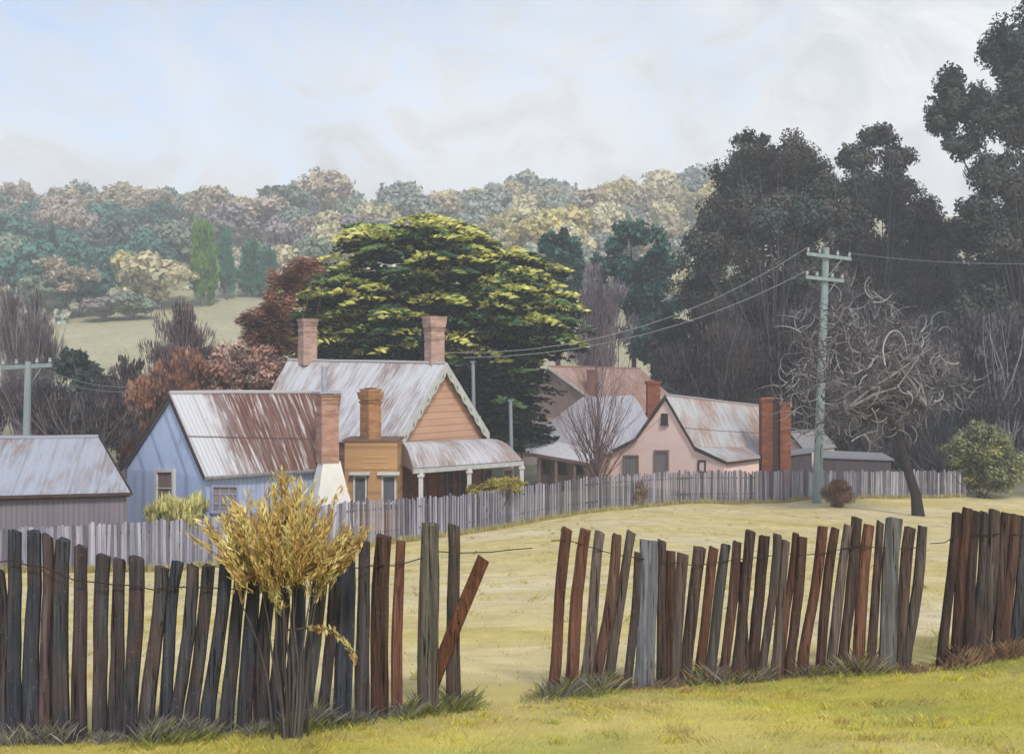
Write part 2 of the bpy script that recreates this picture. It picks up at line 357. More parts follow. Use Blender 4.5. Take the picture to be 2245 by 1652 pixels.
# ------------------------------------------------------------------ foliage
def unit(n): v = RNG.normal(size=(n, 3)); return v/np.linalg.norm(v, axis=1, keepdims=True)
def leaves(c, d, nrm, ln, wd):
    d = d/np.linalg.norm(d, axis=1, keepdims=True); s = np.cross(d, nrm); s /= np.linalg.norm(s, axis=1, keepdims=True)+1e-9
    up = np.cross(s, d); ln = ln[:, None]; wd = wd[:, None]
    V = np.stack([c-d*ln/2, c+s*wd/2+up*wd*.15-d*ln*.05, c+d*ln/2-up*wd*.1, c-s*wd/2+up*wd*.15-d*ln*.05], 1)
    return V.reshape(-1, 3)
def crown(blobs, n, ln, wd, pal, mode='out', sub=.3, nsub=26, shell=(.55, 1.0), jit=.25):
    """blobs: (centre, (rx,ry,rz)[, palette indices]); leaf clumps set round each blob's volume"""
    pal = np.array(pal); wts = np.array([b[1][0]*b[1][2] for b in blobs]); wts = wts/wts.sum(); Vs = []; Cs = []
    for b, w in zip(blobs, wts):
        c = np.array(b[0]); r = np.array(b[1]); m = max(20, int(n*w)); ks = nsub
        sc = unit(ks); sc = sc*RNG.uniform(shell[0], shell[1], (ks, 1))
        ci = RNG.choice(b[2] if len(b) > 2 else len(pal), ks)
        k = RNG.integers(0, ks, m); off = unit(m)*(RNG.uniform(0, 1, (m, 1))**.5)*sub
        q = sc[k]+off; pos = c+q*r; rad = q/(np.linalg.norm(q, axis=1, keepdims=True)+1e-6); rnd = unit(m); ofn = off/(np.linalg.norm(off, axis=1, keepdims=True)+1e-6)
        if mode == 'out': d = rad*.8+rnd*.7; nm = rad*.6+ofn*.8+rnd*.4
        elif mode == 'up': d = rad*.35+rnd*.22+np.array([0, 0, 1.0]); nm = rnd+rad
        elif mode == 'flat': d = rad*np.array([1, 1, .1])+rnd*np.array([.5, .5, .12]); nm = rnd*.35+np.array([0, 0, 1.0])
        elif mode == 'puff': d = rnd; nm = rad*.7+ofn+rnd*.22
        elif mode == 'drop': d = rnd*.4+rad*.3-np.array([0, 0, .7]); nm = rnd
        Vs.append(leaves(pos, d, nm, ln*RNG.uniform(.6, 1.4, m), wd*RNG.uniform(.6, 1.4, m)))
        Cs.append(pal[ci[k]]*(1+jit*RNG.normal(size=(m, 1))).clip(.4, 1.9))
    return np.concatenate(Vs), np.clip(np.concatenate(Cs), .004, .9)
def pb(u, v, ru, rv, D, dd=0, rd=None, idx=None):
    c = P(u, v, D+dd); k = D/F; b = (c, (ru*k, (rd if rd else min(ru, rv)*k), rv*k)); return b+((idx,) if idx else ())
def limbs(mb, base, tips, r0, col, n=6, r1=None):
    mb.cur = col
    for t in tips:
        a = Vector(base); b = Vector(t); m = (a+b)/2+Vector((random.uniform(-.12, .12)*(b-a).length, random.uniform(-.1, .1)*(b-a).length, (b-a).length*.08))
        pts = [a+(m-a)*.5, m, m+(b-m)*.5, b]; mb.tube([a]+pts, [r0, r0*.75, r0*.55, r0*.38, r1 or r0*.15], n)
def grow(mb, p, d, ln, r, depth, spread=.5, up=.15, curl=.15, kids=3, minr=.004, steps=5, n=4, shrink=.68, tiph=None):
    pts = [p.copy()]; rs = [r]; d = d.normalized(); ax = Vector([random.gauss(0, 1) for _ in range(3)])*curl
    for i in range(steps):
        d = (d+ax/steps*1.5+Vector([random.gauss(0, 1) for _ in range(3)])*curl*.35+Vector((0, 0, up))/steps).normalized()
        p = p+d*ln/steps; pts.append(p.copy()); rs.append(max(minr, r*(1-.5*(i+1)/steps)))
    mb.tube(pts, rs, n if depth > 1 else 3, cap=False)
    if depth <= 0: return
    for k in range(kids):
        i = random.randint(max(1, steps//2), steps) if k else steps
        q = Vector([random.gauss(0, 1) for _ in range(3)]); q = (q-d*q.dot(d)).normalized()
        grow(mb, pts[i], d+q*spread*random.uniform(.6, 1.3), ln*shrink*random.uniform(.75, 1.2), rs[i]*.72, depth-1, spread, up, curl, kids, minr, steps, n, shrink)
def tree(name, label, cat, base, blobs, n, ln, wd, pal, mode='out', trunk=(.2, (.05, .04, .035)), tipn=6, mat=None, group=None, **kw):
    t = thing(name, label, cat, base, group)
    V, C = crown(blobs, n, ln, wd, pal, mode, **kw); quads('crown', V, C, mat or LEAF, t)
    mb = MB(); r, col = trunk; tips = [b[0] for b in blobs]
    cen = sum((Vector(b[0]) for b in blobs), Vector())/len(blobs)
    fork = Vector(base)+(cen-Vector(base))*.45; mb.cur = col
    b0 = Vector(base)-Vector((0, 0, .2)); mb.tube([b0, b0+(fork-b0)*.3+Vector((r*.4, 0, 0)), b0+(fork-b0)*.65-Vector((r*.3, 0, 0)), fork], [r*1.25, r, r*.9, r*.8], 8)
    random.shuffle(tips); limbs(mb, fork, tips[:tipn], r*.65, col)
    if len(tips) < 3: limbs(mb, fork, [cen+Vector((random.gauss(0, 1)*blobs[0][1][0]*.5, random.gauss(0, 1)*blobs[0][1][1]*.5, blobs[0][1][2]*random.uniform(.1, .6))) for _ in range(4)], r*.5, col)
    obj('trunk', mb, BARK, t); return t
# ------------------------------------------------------------------ the near broken paling fence
BR = [srgb(80, 68, 64), srgb(92, 72, 64), srgb(76, 70, 68), srgb(68, 70, 74), srgb(106, 76, 64), srgb(84, 82, 80), srgb(104, 94, 88)]
def ndep(u): return float(np.interp(u, [q[0] for q in near], [q[2] for q in near]))
def paling(mb, tu, tv, bu, bv, w, col, dd=0, wob=.5):
    D = ndep(bu)+dd; a = on(bu, D, -.12); top = P(tu, tv, D); w = w/F*D*1.05
    n = 9; k = 8; rows = []; ph = random.uniform(0, 6); mb.cur = col
    tilt = random.uniform(-.02, .02); bow = random.uniform(-.012, .012)
    for i in range(n):
        f = i/(n-1); c = a.lerp(top, f)
        c = c+Vector((bow*math.sin(f*math.pi*1.6+ph*.3)*1.6+random.uniform(-.003, .003), random.uniform(-.004, .004)+tilt*f, 0))
        rw = w/2*(1.12-.2*f+.06*math.sin(ph+f*5)+random.uniform(-.03, .03)); rd = .018+.012*math.sin(ph)**2+w*.12
        ring = []
        for j in range(k):
            an = 2*math.pi*j/k+.39; ca, sa = math.cos(an), math.sin(an)
            q = (abs(ca)**.6*(1 if ca > 0 else -1), abs(sa)**.75*(1 if sa > 0 else -1))
            zz = (random.uniform(-.012, .012)+(-.012 if ca > 0 else .006)) if i == n-1 else 0
            ring.append(c+Vector((q[0]*rw, q[1]*rd, zz)))
        rows.append(ring)
    vs = [p for r in rows for p in r]+[top+Vector((0, 0, .003))]
    fs = [(i*k+j, i*k+(j+1) % k, (i+1)*k+(j+1) % k, (i+1)*k+j) for i in range(n-1) for j in range(k)]
    fs += [((n-1)*k+j, (n-1)*k+(j+1) % k, n*k) for j in range(k)]
    mb.add(vs, fs)
def U5(x): return .48*x
def V5(y): return 1113.5+.48*y
def U6(x): return 1077.6+.52*x
def V6(y): return 1077.6+.52*y
LEFT = [(-60, 110, -50, 1045, 55, 3), (-2, 290, 22, 1040, 42, 0), (55, 105, 75, 1040, 62, 3), (145, 103, 155, 1045, 64, 3), (213, 122, 212, 1040, 46, 1), (283, 143, 272, 1035, 66, 5), (362, 178, 364, 1020, 60, 1), (470, 213, 447, 1015, 62, 2), (550, 232, 520, 1010, 58, 0), (622, 222, 598, 1030, 66, 2), (737, 262, 668, 1010, 62, 6), (820, 243, 722, 975, 52, 3), (885, 260, 795, 985, 52, 2), (950, 262, 868, 1000, 58, 2), (1030, 256, 945, 1000, 58, 3), (1098, 296, 1022, 1005, 58, 2), (1165, 300, 1105, 1010, 60, 3), (1230, 345, 1180, 1010, 62, 0), (1292, 370, 1255, 1005, 62, 2), (1370, 345, 1325, 1000, 66, 3), (1468, 240, 1385, 980, 66, 5), (1532, 330, 1468, 925, 50, 0), (1582, 138, 1566, 930, 80, 3), (1660, 148, 1655, 905, 58, 0), (1755, 124, 1722, 880, 76, 1), (1830, 150, 1805, 865, 46, 4)]
RIGHT = [(320, 155, 248, 830, 46, 4), (397, 158, 318, 800, 50, 4), (465, 168, 380, 790, 46, 6), (530, 180, 432, 800, 44, 1), (590, 168, 475, 800, 40, 6), (618, 255, 572, 815, 34, 2), (718, 205, 712, 800, 36, 0), (755, 250, 735, 800, 42, 1), (805, 262, 762, 820, 48, 6), (880, 235, 800, 800, 52, 0), (937, 235, 865, 790, 40, 4), (990, 222, 908, 785, 40, 5), (1032, 210, 975, 800, 38, 1), (1090, 165, 1028, 800, 42, 0), (1062, 300, 1058, 790, 34, 2), (1148, 185, 1092, 760, 46, 0), (1205, 178, 1138, 790, 34, 2), (1240, 203, 1190, 790, 38, 6), (1278, 175, 1216, 800, 30, 4), (1312, 190, 1252, 800, 38, 1), (1392, 145, 1308, 810, 42, 4), (1447, 152, 1368, 790, 36, 1), (1500, 140, 1418, 765, 36, 6), (1540, 108, 1475, 765, 42, 0), (1590, 138, 1532, 765, 44, 4), (1637, 125, 1592, 750, 32, 0), (1765, 148, 1706, 735, 46, 0), (1815, 145, 1742, 740, 38, 6)]
FAR = [(1960, 85, 1893, 715, 36, 0), (2005, 70, 1945, 705, 42, 1), (2048, 82, 1990, 700, 40, 0), (2082, 86, 2028, 695, 32, 2), (2120, 75, 2068, 695, 50, 6), (2165, 88, 2120, 690, 38, 0), (2205, 95, 2160, 680, 44, 1), (2246, 105, 2203, 680, 40, 3), (2290, 90, 2250, 670, 42, 0), (2335, 110, 2292, 660, 40, 1), (2380, 95, 2340, 655, 42, 2)]
def near_fence(data, fu, fv, label, posts, wires, nm='paling_fence'):
    D0 = ndep(fu(data[0][2])); base = on(fu(data[0][2]), D0)
    t = thing(nm, label, 'fence', base)
    for q in data:
        mb = MB(); c = np.array(BR[q[5]])*random.uniform(.55, 1.0)
        if fu is U5 and q[0] < 1700: c = c*.6+np.array(srgb(70, 76, 88))*.32
        paling(mb, fu(q[0]), fv(q[1]), fu(q[2]), fv(q[3]), q[4]*(.48 if fu is U5 else .52), tuple(c), random.uniform(-.03, .03))
        obj('paling', mb, WOOD, t)
    for q in posts:
        mb = MB(); paling(mb, fu(q[0]), fv(q[1]), fu(q[2]), fv(q[3]), q[4]*(.48 if fu is U5 else .52), q[5], -.07); obj('post', mb, WOOD, t)
    for w in wires:
        mb = MB(); pts = [P(fu(x), fv(y), ndep(fu(x))-.085) for x, y in w]
        mb.tube(pts, [.0042]*len(pts), 5)
        for i in range(len(pts)-1):
            if i % 3 == 1: m_ = (pts[i]+pts[i+1])/2; mb.tube([m_+Vector((-.012, -.006, -.014)), m_+Vector((.012, .006, .016))], [.0025]*2, 4)
        obj('wire', mb, WIRE, t)
    return t
near_fence(LEFT, U5, V5, 'long dark split paling fence with a sagging wire in the left foreground', [(1966, 68, 1950, 850, 88, srgb(88, 84, 76)), (2066, 74, 2078, 880, 60, srgb(72, 66, 62))],
    [[(-40, 250), (60, 238), (130, 262), (200, 268), (280, 305), (345, 330), (440, 338), (520, 350), (600, 352), (700, 372), (770, 358), (900, 362), (960, 362), (1075, 370), (1200, 372), (1330, 345), (1450, 290), (1545, 272), (1640, 272), (1710, 260), (1800, 262), (1870, 245), (1935, 225), (1960, 200), (2010, 198), (2100, 204), (2240, 200), (2350, 188), (2430, 182)]])
near_fence(RIGHT, U6, V6, 'leaning reddish brown paling fence with two broad grey slabs, right of the gap', [(662, 205, 648, 825, 78, srgb(104, 106, 112)), (1702, 110, 1655, 765, 68, srgb(92, 92, 92))],
    [[(252, 206), (320, 203), (400, 228), (470, 250), (540, 268), (610, 278), (700, 292), (800, 302), (850, 310), (920, 302), (990, 292), (1060, 282), (1140, 274), (1230, 262), (1320, 266), (1400, 260), (1470, 242), (1550, 228), (1600, 232), (1690, 242), (1780, 236), (1820, 232)]])
near_fence(FAR, U6, V6, 'close set dark paling fence at the right edge with dry grass at its foot', [],
    [[(1850, 218), (1910, 214), (1960, 182), (2030, 178), (2090, 184), (2160, 174), (2240, 182), (2330, 178)]])
mb = MB()
a, b = on(U5(1928), 8.42, -.05), P(U5(2205), V5(228), 8.25)
mb.cur = srgb(92, 62, 46); ax = (b-a).normalized(); sx = ax.cross(Vector((0, 1, 0))).normalized(); vs = []
for i in range(7):
    f = i/6; c = a.lerp(b, f)+sx*.01*math.sin(f*4); w = .048*(1.05-.1*f)
    for (p, q) in ((-1, -1), (1, -.9), (1.05, 1), (-.95, .9)): vs.append(c+sx*w*p+Vector((0, 1, 0))*.022*q+(ax*.012*p if i == 6 else ax*0))
mb.add(vs, [(i*4+j, i*4+(j+1) % 4, i*4+4+(j+1) % 4, i*4+4+j) for i in range(6) for j in range(4)]+[(24, 25, 26, 27), (3, 2, 1, 0)])
tag(obj('fence_board', mb, WOOD, base=a), 'loose brown board leaning diagonally against the last post beside the gap', 'board')

# ------------------------------------------------------------------ grey back-yard paling fence
def mf(u): us = [q[0] for q in MIDF]; return [float(np.interp(u, us, [q[i] for q in MIDF])) for i in (1, 2, 3)]
def mid_fence(u0, u1, label, lo=0, gap=.012, tint=((158, 156, 174), (138, 138, 154), (176, 174, 186), (112, 108, 120))):
    vt, vb, D = mf(u0); t = thing('paling_fence', label, 'fence', on(u0, D)); u = u0; items = []
    ang = 0
    while u < u1:
        vt, vb, D = mf(u); wd = random.choice((.09, .1, .12, .14)); du = wd*F/D*.93
        vt2, vb2, D2 = mf(u+du); c0 = on(u+du/2, (D+D2)/2, 0); tp = P(u+du/2, vt+random.gauss(0, 2.2), (D+D2)/2)
        d = (P(u+du, 0, D2)-P(u, 0, D)); d.z = 0; d = d.normalized(); nrm = Vector((-d.y, d.x, 0))
        h = tp.z-c0.z+.1; lean = random.gauss(0, .02); sw = wd/2*random.uniform(.82, 1.02)
        col = np.array(srgb(*random.choice(tint)))*random.uniform(.75, 1.15)
        items.append((D, c0-Vector((0, 0, .1)), d, nrm, h, lean, sw, tuple(col))); u += du+(random.random() < .12)*gap*F/D
    def one(mb, it):
        D, c, d, nr, h, lean, sw, col = it; mb.cur = col; tx = random.uniform(-.02, .02)
        ps = [(-sw, 0), (sw, 0), (sw*.95+lean, h+tx), (lean+random.uniform(-.3, .3)*sw, h+.03), (-sw*.95+lean, h-tx)]
        f = [c+d*x+Vector((0, 0, z))-nr*.012 for x, z in ps]; b = [p+nr*.022 for p in f]; k = len(ps)
        mb.add(f+b, [tuple(range(k)), tuple(range(2*k-1, k-1, -1))]+[(i, (i+1) % k, k+(i+1) % k, k+i) for i in range(k)])
    items.sort(key=lambda q: q[0])
    for it in items[:96]: mb = MB(); one(mb, it); obj('paling', mb, FPALE, t)
    mb = MB()
    for it in items[96:]: one(mb, it)
    if items[96:]: tag(obj('palings', mb, FPALE, t), kind='stuff')
    us = np.arange(u0, u1, 40); 
    for fr in (.3, .8):
        mb = MB(); mb.cur = srgb(96, 92, 98)
        for i in range(len(us)-1):
            q = [mf(us[i]), mf(us[i+1])]; pp = [on(uu, D+.06) .lerp(P(uu, vt, D+.06), fr) for uu, (vt, vb, D) in zip((us[i], us[i+1]), q)]
            c = (pp[0]+pp[1])/2; X = (pp[1]-pp[0])/2; mb.box(c, X, Vector((-X.y, X.x, 0)).normalized()*.03, (0, 0, .04))
        obj('rail', mb, FPALE, t)
mid_fence(-260, 1232, 'weathered lilac grey paling fence along the cottage yards below the gable house')
mid_fence(1236, 2115, 'weathered grey paling fence behind the paddock from the bare tree to the olive bush', tint=((146, 144, 156), (126, 124, 134), (166, 164, 172), (100, 96, 106)))

# ------------------------------------------------------------------ buildings
def hit(u, v, p0, nrm):
    d = Vector(((u-HU)/F, 1, -(v-HV)/F)); o = Vector((0, 0, ZC)); t = (Vector(p0)-o).dot(nrm)/d.dot(nrm); return o+d*t
def wplane(a, b):   # vertical plane through a,b, normal toward the camera
    d = Vector((b[0]-a[0], b[1]-a[1], 0)).normalized(); n = Vector((d.y, -d.x, 0))
    if n.dot(Vector((0, 0, ZC))-Vector(a)) < 0: n = -n
    return Vector(a), n, d
def window(par, pl, u0, v0, u1, v1, fm, pm, fw=.09, name='window', inner='pane', mull=(0, 0), off=.0, hood=None):
    p0, n, d = pl; vm = (v0+v1)/2; a = hit(u0, vm, p0, n); b = hit(u1, vm, p0, n); c = (a+b)/2; X = (b-a)/2
    ht = hit((u0+u1)/2, v0, p0, n).z; hb = hit((u0+u1)/2, v1, p0, n).z; c.z = (ht+hb)/2; Z = Vector((0, 0, (ht-hb)/2)); e = X.normalized(); n = n.normalized()
    c = c+n*off; mb = MB(); hw = X.length; hh = Z.z
    mb.box(c+e*(hw-fw/2)+n*.04, e*fw/2, n*.05, Z); mb.box(c-e*(hw-fw/2)+n*.04, e*fw/2, n*.05, Z)
    mb.box(c+Vector((0, 0, hh-fw/2))+n*.04, e*(hw-fw), n*.048, (0, 0, fw/2)); mb.box(c-Vector((0, 0, hh-fw/2))+n*.045, e*(hw+.05), n*.07, (0, 0, fw/2-.002))
    for i in range(mull[0]): mb.box(c+e*(-hw+2*hw*(i+1)/(mull[0]+1))+n*.03, e*.02, n*.02, (0, 0, hh-fw))
    for i in range(mull[1]): mb.box(c+Vector((0, 0, -hh+2*hh*(i+1)/(mull[1]+1)))+n*.03, e*(hw-fw), n*.018, (0, 0, .02))
    w = obj(name, mb, fm, par); mb = MB(); mb.box(c+n*.012, e*(hw-fw), n*.006, (0, 0, hh-fw)); obj(inner, mb, pm, w)
    if hood: mb = MB(); q = c+Vector((0, 0, hh+.08)); mb.box(q+n*.16, e*(hw+.14), n*.16, (0, 0, .05)); obj('hood', mb, hood, w)
    return w
def gable_house(par, A0, A1, A2, B0, B1, B2, gnd, wm_, rm, barge=None, over=.22, bw=.16, inset=.18, wname='wall', fascia=None, bend=True):
    c = (A0+A2+B0+B2)/4
    def ins(p): q = p+(Vector((c.x, c.y, p.z))-p).normalized()*inset; return q
    def w3(p0, p1, p2):   # gable triangle inset in plane
        a, b = ins(p0), ins(p2); m = p1.copy(); cc = Vector((c.x, c.y, m.z)); m = m+(cc-m).normalized()*inset*.8; m.z -= .12; return a, m, b
    a0, a1, a2 = w3(A0, A1, A2); b0, b1, b2 = w3(B0, B1, B2)
    for q in (a0, a2, b0, b2): q.z -= .06
    g = lambda p: Vector((p.x, p.y, gnd))
    mb = MB(); mb.poly([g(a0), a0, a1, a2, g(a2)]); mb.poly([g(b2), b2, b1, b0, g(b0)]); mb.poly([g(a0), g(b0), b0, a0]); mb.poly([g(a2), a2, b2, g(b2)]); obj(wname, mb, wm_, par)
    e = (A1-B1).normalized()*over*0
    ro = MB(); ro.slab(A1, B1, B0, A0, .05); ro.slab(B1, A1, A2, B2, .05)
    rd = MB(); 
    rf = obj('roof', ro, rm, par)
    mb = MB(); mb.tube([A1+Vector((0, 0, .02)), A1.lerp(B1, .33)+Vector((0, 0, .035)), A1.lerp(B1, .66)+Vector((0, 0, .01)), B1+Vector((0, 0, .02))], [.075]*4, 6); obj('ridge_cap', mb, rm, rf)
    if barge:
        for q in ((A1, A0), (A1, A2)) + (((B1, B0), (B1, B2)) if bend else ()):
            mb = MB(); s, t = q; d = (t-s); out_ = (A1-B1).normalized()*(.03 if s is A1 else -.03); out_.z = 0
            p = [s+Vector((0, 0, .02)), t+Vector((0, 0, .02)), t+Vector((0, 0, -bw)), s+Vector((0, 0, -bw*1.25))]
            p = [k+out_ for k in p]; f = [k+out_*1.3 for k in p]
            mb.add(p+f, [(0,1,2,3),(7,6,5,4),(0,4,5,1),(1,5,6,2),(2,6,7,3),(3,7,4,0)])
            obj('barge_board', mb, barge, par)
    if fascia:
        mb = MB(); X = (B0-A0)/2; n = Vector((X.y, -X.x, 0)).normalized()
        mb.tube([A0+n*.06-Vector((0, 0, .06)), B0+n*.06-Vector((0, 0, .06))], [.07, .07], 6); obj('gutter', mb, fascia, par)
    return (a0, a1, a2, b0, b1, b2), rf
def stack(par, u0, u1, vt, vb, D, mat, rot=30, caps=((0, .05, .12), (.5, .04, .1)), dark=None, name='chimney', taper=1.0, dr=1.0):
    """square brick stack whose silhouette spans u0..u1"""
    r = math.radians(rot); c = P((u0+u1)/2, vb, D); zt = ZC-(vt-HV)/F*D; wpx = (u1-u0)/F*D
    s = wpx/(abs(math.cos(r))+dr*abs(math.sin(r)))/2; X = Vector((math.cos(r), math.sin(r), 0)); Y = Vector((-math.sin(r), math.cos(r), 0))
    mb = MB(); h = zt-c.z
    def fr(z0, z1, s0, s1):
        vs = [Vector((c.x, c.y, z))+X*a*k+Y*b*k*dr for z, k in ((z0, s0), (z1, s1)) for a, b in ((-1, -1), (1, -1), (1, 1), (-1, 1))]
        mb.add(vs, [(0,1,5,4),(1,2,6,5),(2,3,7,6),(3,0,4,7),(4,5,6,7),(3,2,1,0)])
    s *= .93
    fr(c.z, zt-.02, s/taper, s*.97)
    for off, out_, th in caps: z = zt-off*1.0; fr(z-th, z, s+out_*.4, s+out_)
    mb.box(Vector((c.x, c.y, zt+.01)), X*s*.55, Y*s*.55*dr, (0, 0, .03), 1)
    return obj(name, mb, [mat, dark or SOOT], par), (c, X, Y, s, zt)
SOOT = plain_mat('soot', (.02, .018, .016), (.04, .035, .03))
WHITEP = plain_mat('flaking_white_paint', srgb(186, 186, 182), srgb(214, 214, 208), 2.5)
CREAMP = plain_mat('grey_white_trim', srgb(170, 174, 172), srgb(196, 198, 194), 3)
DARKT = plain_mat('dark_timber', srgb(58, 48, 46), srgb(86, 72, 66), 4)
BROWNT = plain_mat('brown_timber', srgb(104, 82, 74), srgb(130, 108, 98), 4)
def glass(name, c):
    m = M(name, .12, .6); n_ = m.noise(m.vec('Object'), 1.5, 2); return m.color(m.mix(n_, c, tuple(k*.5 for k in c)))
PANE = glass('old_window_glass', srgb(84, 78, 80)); PANEG = glass('curtained_glass', srgb(150, 142, 142))
gnd = ZC-8.4
PG = plain_mat('weathered_sash', srgb(118, 100, 96), srgb(142, 122, 116), 3, stretch=(4, 4, .5))
# --- blue cottage
BLUE = plank_mat('blue_weatherboard', srgb(160, 176, 208), srgb(178, 192, 218), srgb(128, 134, 170), pitch=.24, worn=.54)
R_BLUE = roof_mat('rusty_cottage_iron', srgb(176, 178, 186), srgb(214, 214, 214), srgb(130, 92, 78), srgb(84, 60, 56), .46, (.6, 2.6), 2.1)
R_BLUE2 = R_BLUE
A0, A1, A2 = P(450, 1044, 38), P(372, 862, 40.2), P(268, 1024, 42); B1, B0 = P(744, 859, 45), P(722, 1026, 42.6); B2 = A2+(B0-A0)
h = thing('cottage', 'small blue timber cottage with a half rusted iron roof and a white based chimney', 'house', (A0.x, A0.y+2, gnd+1.5))
W_, blue_roof = gable_house(h, A0, A1, A2, B0, B1, B2, gnd, BLUE, R_BLUE, DARKT, bw=.14, fascia=plain_mat('dull_gutter', srgb(110, 108, 112), srgb(150, 148, 150), 3))
pl = wplane(W_[0], W_[2]); window(h, pl, 344, 1027, 385, 1112, WHITEP, PG, .12, mull=(0, 1))
pl = wplane(W_[0], W_[3]); window(h, pl, 460, 1062, 520, 1124, plain_mat('lilac_trim', srgb(136, 140, 170), srgb(160, 164, 190)), PANEG, .08, mull=(2, 2))
BR_P = brick_mat('soft_orange_brick', srgb(184, 146, 126), srgb(168, 130, 114), srgb(176, 150, 136), streak=srgb(130, 96, 84))
c = P(722, 1110, 41.3); X = Vector((math.cos(.5), math.sin(.5), 0)); Y = Vector((-math.sin(.5), math.cos(.5), 0)); zt = ZC-(1010-HV)/F*41.3; zb = gnd
mb = MB(); ft = [(0, 1.12), (.28, .9), (.6, .66), (1, .42)]
zs = zb+0.0
rows = []
for f, s in ft:
    z = (ZC-(1150-HV)/F*41.3)*(1-f)+zt*f; rows.append([Vector((c.x, c.y, z))+X*a*s*.78+Y*b*s*.62 for a, b in ((-1, -1), (1, -1), (1, 1), (-1, 1))])
rows.insert(0, [p+(Vector((0, 0, zb-p.z))) for p in rows[0]])
mb.add([p for r in rows for p in r], [(i*4+j, i*4+(j+1) % 4, i*4+4+(j+1) % 4, i*4+4+j) for i in range(len(rows)-1) for j in range(4)]+[(len(rows)*4-4, len(rows)*4-3, len(rows)*4-2, len(rows)*4-1)])
cb_ = obj('chimney', mb, plain_mat('whitewashed_render', srgb(212, 208, 200), srgb(228, 226, 220), 1.5), h); cb_['label'] = 'flared whitewashed chimney base under a brick stack'
st, (cc_, X_, Y_, s_, z_) = stack(cb_, 690, 746, 864, 1013, 41.3, BR_P, 28, caps=((0, .07, .07), (.14, .05, .07), (.3, .03, .05), (.7, .025, .05)), name='brick_stack', taper=.97)
mb = MB(); mb.box((cc_.x, cc_.y, z_+.06), X_*(s_+.1), Y_*(s_+.1), (0, 0, .03)); mb.tube([(cc_.x-.1, cc_.y, z_), (cc_.x-.12, cc_.y, z_+1.02)], [.11, .11], 10)
obj('flue_pipe', mb, plain_mat('galvanised_flue', srgb(140, 146, 158), srgb(168, 172, 182), 4), cb_)
# --- far-left shed
R_SHED = roof_mat('silvery_shed_iron', srgb(148, 154, 166), srgb(176, 180, 190), srgb(150, 128, 112), srgb(100, 88, 84), .565)
SHEDW = plank_mat('dark_shed_palings', srgb(118, 112, 122), srgb(140, 132, 136), srgb(80, 74, 84), pitch=.18)
A0, A1, B1, B0 = P(-160, 1090, 35), P(-160, 962, 38.4), P(216, 958, 39.6), P(286, 1079, 36.6); A2, B2 = A1*2-A0, B1*2-B0; A2.z = A0.z; B2.z = B0.z
h = thing('shed', 'low shed of dark palings with a silver iron roof at the left edge', 'shed', ((A0.x+B0.x)/2, 37.5, gnd+1.5))
gable_house(h, A0, A1, A2, B0, B1, B2, gnd, SHEDW, R_SHED, DARKT, bw=.1, fascia=DARKT)
# --- big gable house
GBW = plank_mat('tan_weatherboard', srgb(204, 166, 140), srgb(190, 150, 130), srgb(168, 130, 114), True, .3, 3.5, .62)
RBR = brick_mat('dark_red_brick', srgb(150, 100, 86), srgb(120, 82, 74), srgb(140, 112, 102), streak=srgb(90, 66, 64))
R_BIG = roof_mat('pale_iron_roof', srgb(176, 178, 184), srgb(214, 214, 214), srgb(150, 116, 98), srgb(110, 88, 80), .55)
A0, A1, A2 = P(870, 968, 48), P(976, 797, 50.7), P(1070, 951, 53.5); B1, B0 = P(632, 789, 56), P(533, 958, 53.4); B2 = A2+(B0-A0)
h = thing('gable_house', 'large house with a pale iron roof, scalloped white bargeboards and two brick chimneys', 'house', (A0.x, A0.y+2, gnd+1.5))
W_, rf = gable_house(h, A0, A1, A2, B0, B1, B2, gnd, RBR, R_BIG, None, inset=.3, fascia=CREAMP)
n_ = (A1-B1); n_.z = 0; n_ = n_.normalized(); mb = MB()
za = W_[0].z-.25
mb.poly([Vector((W_[0].x, W_[0].y, za))+n_*.03, W_[0]+n_*.03, W_[1]+n_*.03, W_[2]+n_*.03, Vector((W_[2].x, W_[2].y, za))+n_*.03]); obj('gable_boards', mb, GBW, h)
for s, t in ((A1, A0), (A1, A2)):
    mb = MB(); K = 44; d = t-s; top = []; bot = []
    for i in range(K+1):
        f = i/K; p = s+d*f+n_*.1+Vector((0, 0, .06)); top.append(p); bot.append(p-Vector((0, 0, .42+.13*abs(math.sin(f*math.pi*6.5)))))
    for i in range(K):
        q = [top[i], top[i+1], bot[i+1], bot[i]]; b = [k-n_*.05 for k in q]; mb.add(q+b, [(0,1,2,3),(7,6,5,4),(3,2,6,7),(0,4,5,1)])
    for k in range(6):
        c = s+d*((k+.55)/6.5)+n_*.105-Vector((0, 0, .3)); e = d.normalized(); ring = [c+e*math.cos(a)*.07+Vector((0, 0, math.sin(a)*.085)) for a in [j*math.pi/5 for j in range(10)]]
        mb.poly(ring, mi=1)
    obj('barge_board', mb, [CREAMP, BROWNT], h)
BR_PINK = brick_mat('pinkish_brick', srgb(194, 162, 150), srgb(176, 142, 132), srgb(180, 158, 148), streak=srgb(124, 98, 92))
stack(rf, 651, 698, 699, 800, 55.3, BR_PINK, 32, ((0, .08, .16), (.22, .05, .1), (.6, .03, .06)))
stack(rf, 928, 977, 694, 812, 51.4, BR_PINK, 32, ((0, .09, .5), (.55, .05, .08), (1.0, .03, .06)))
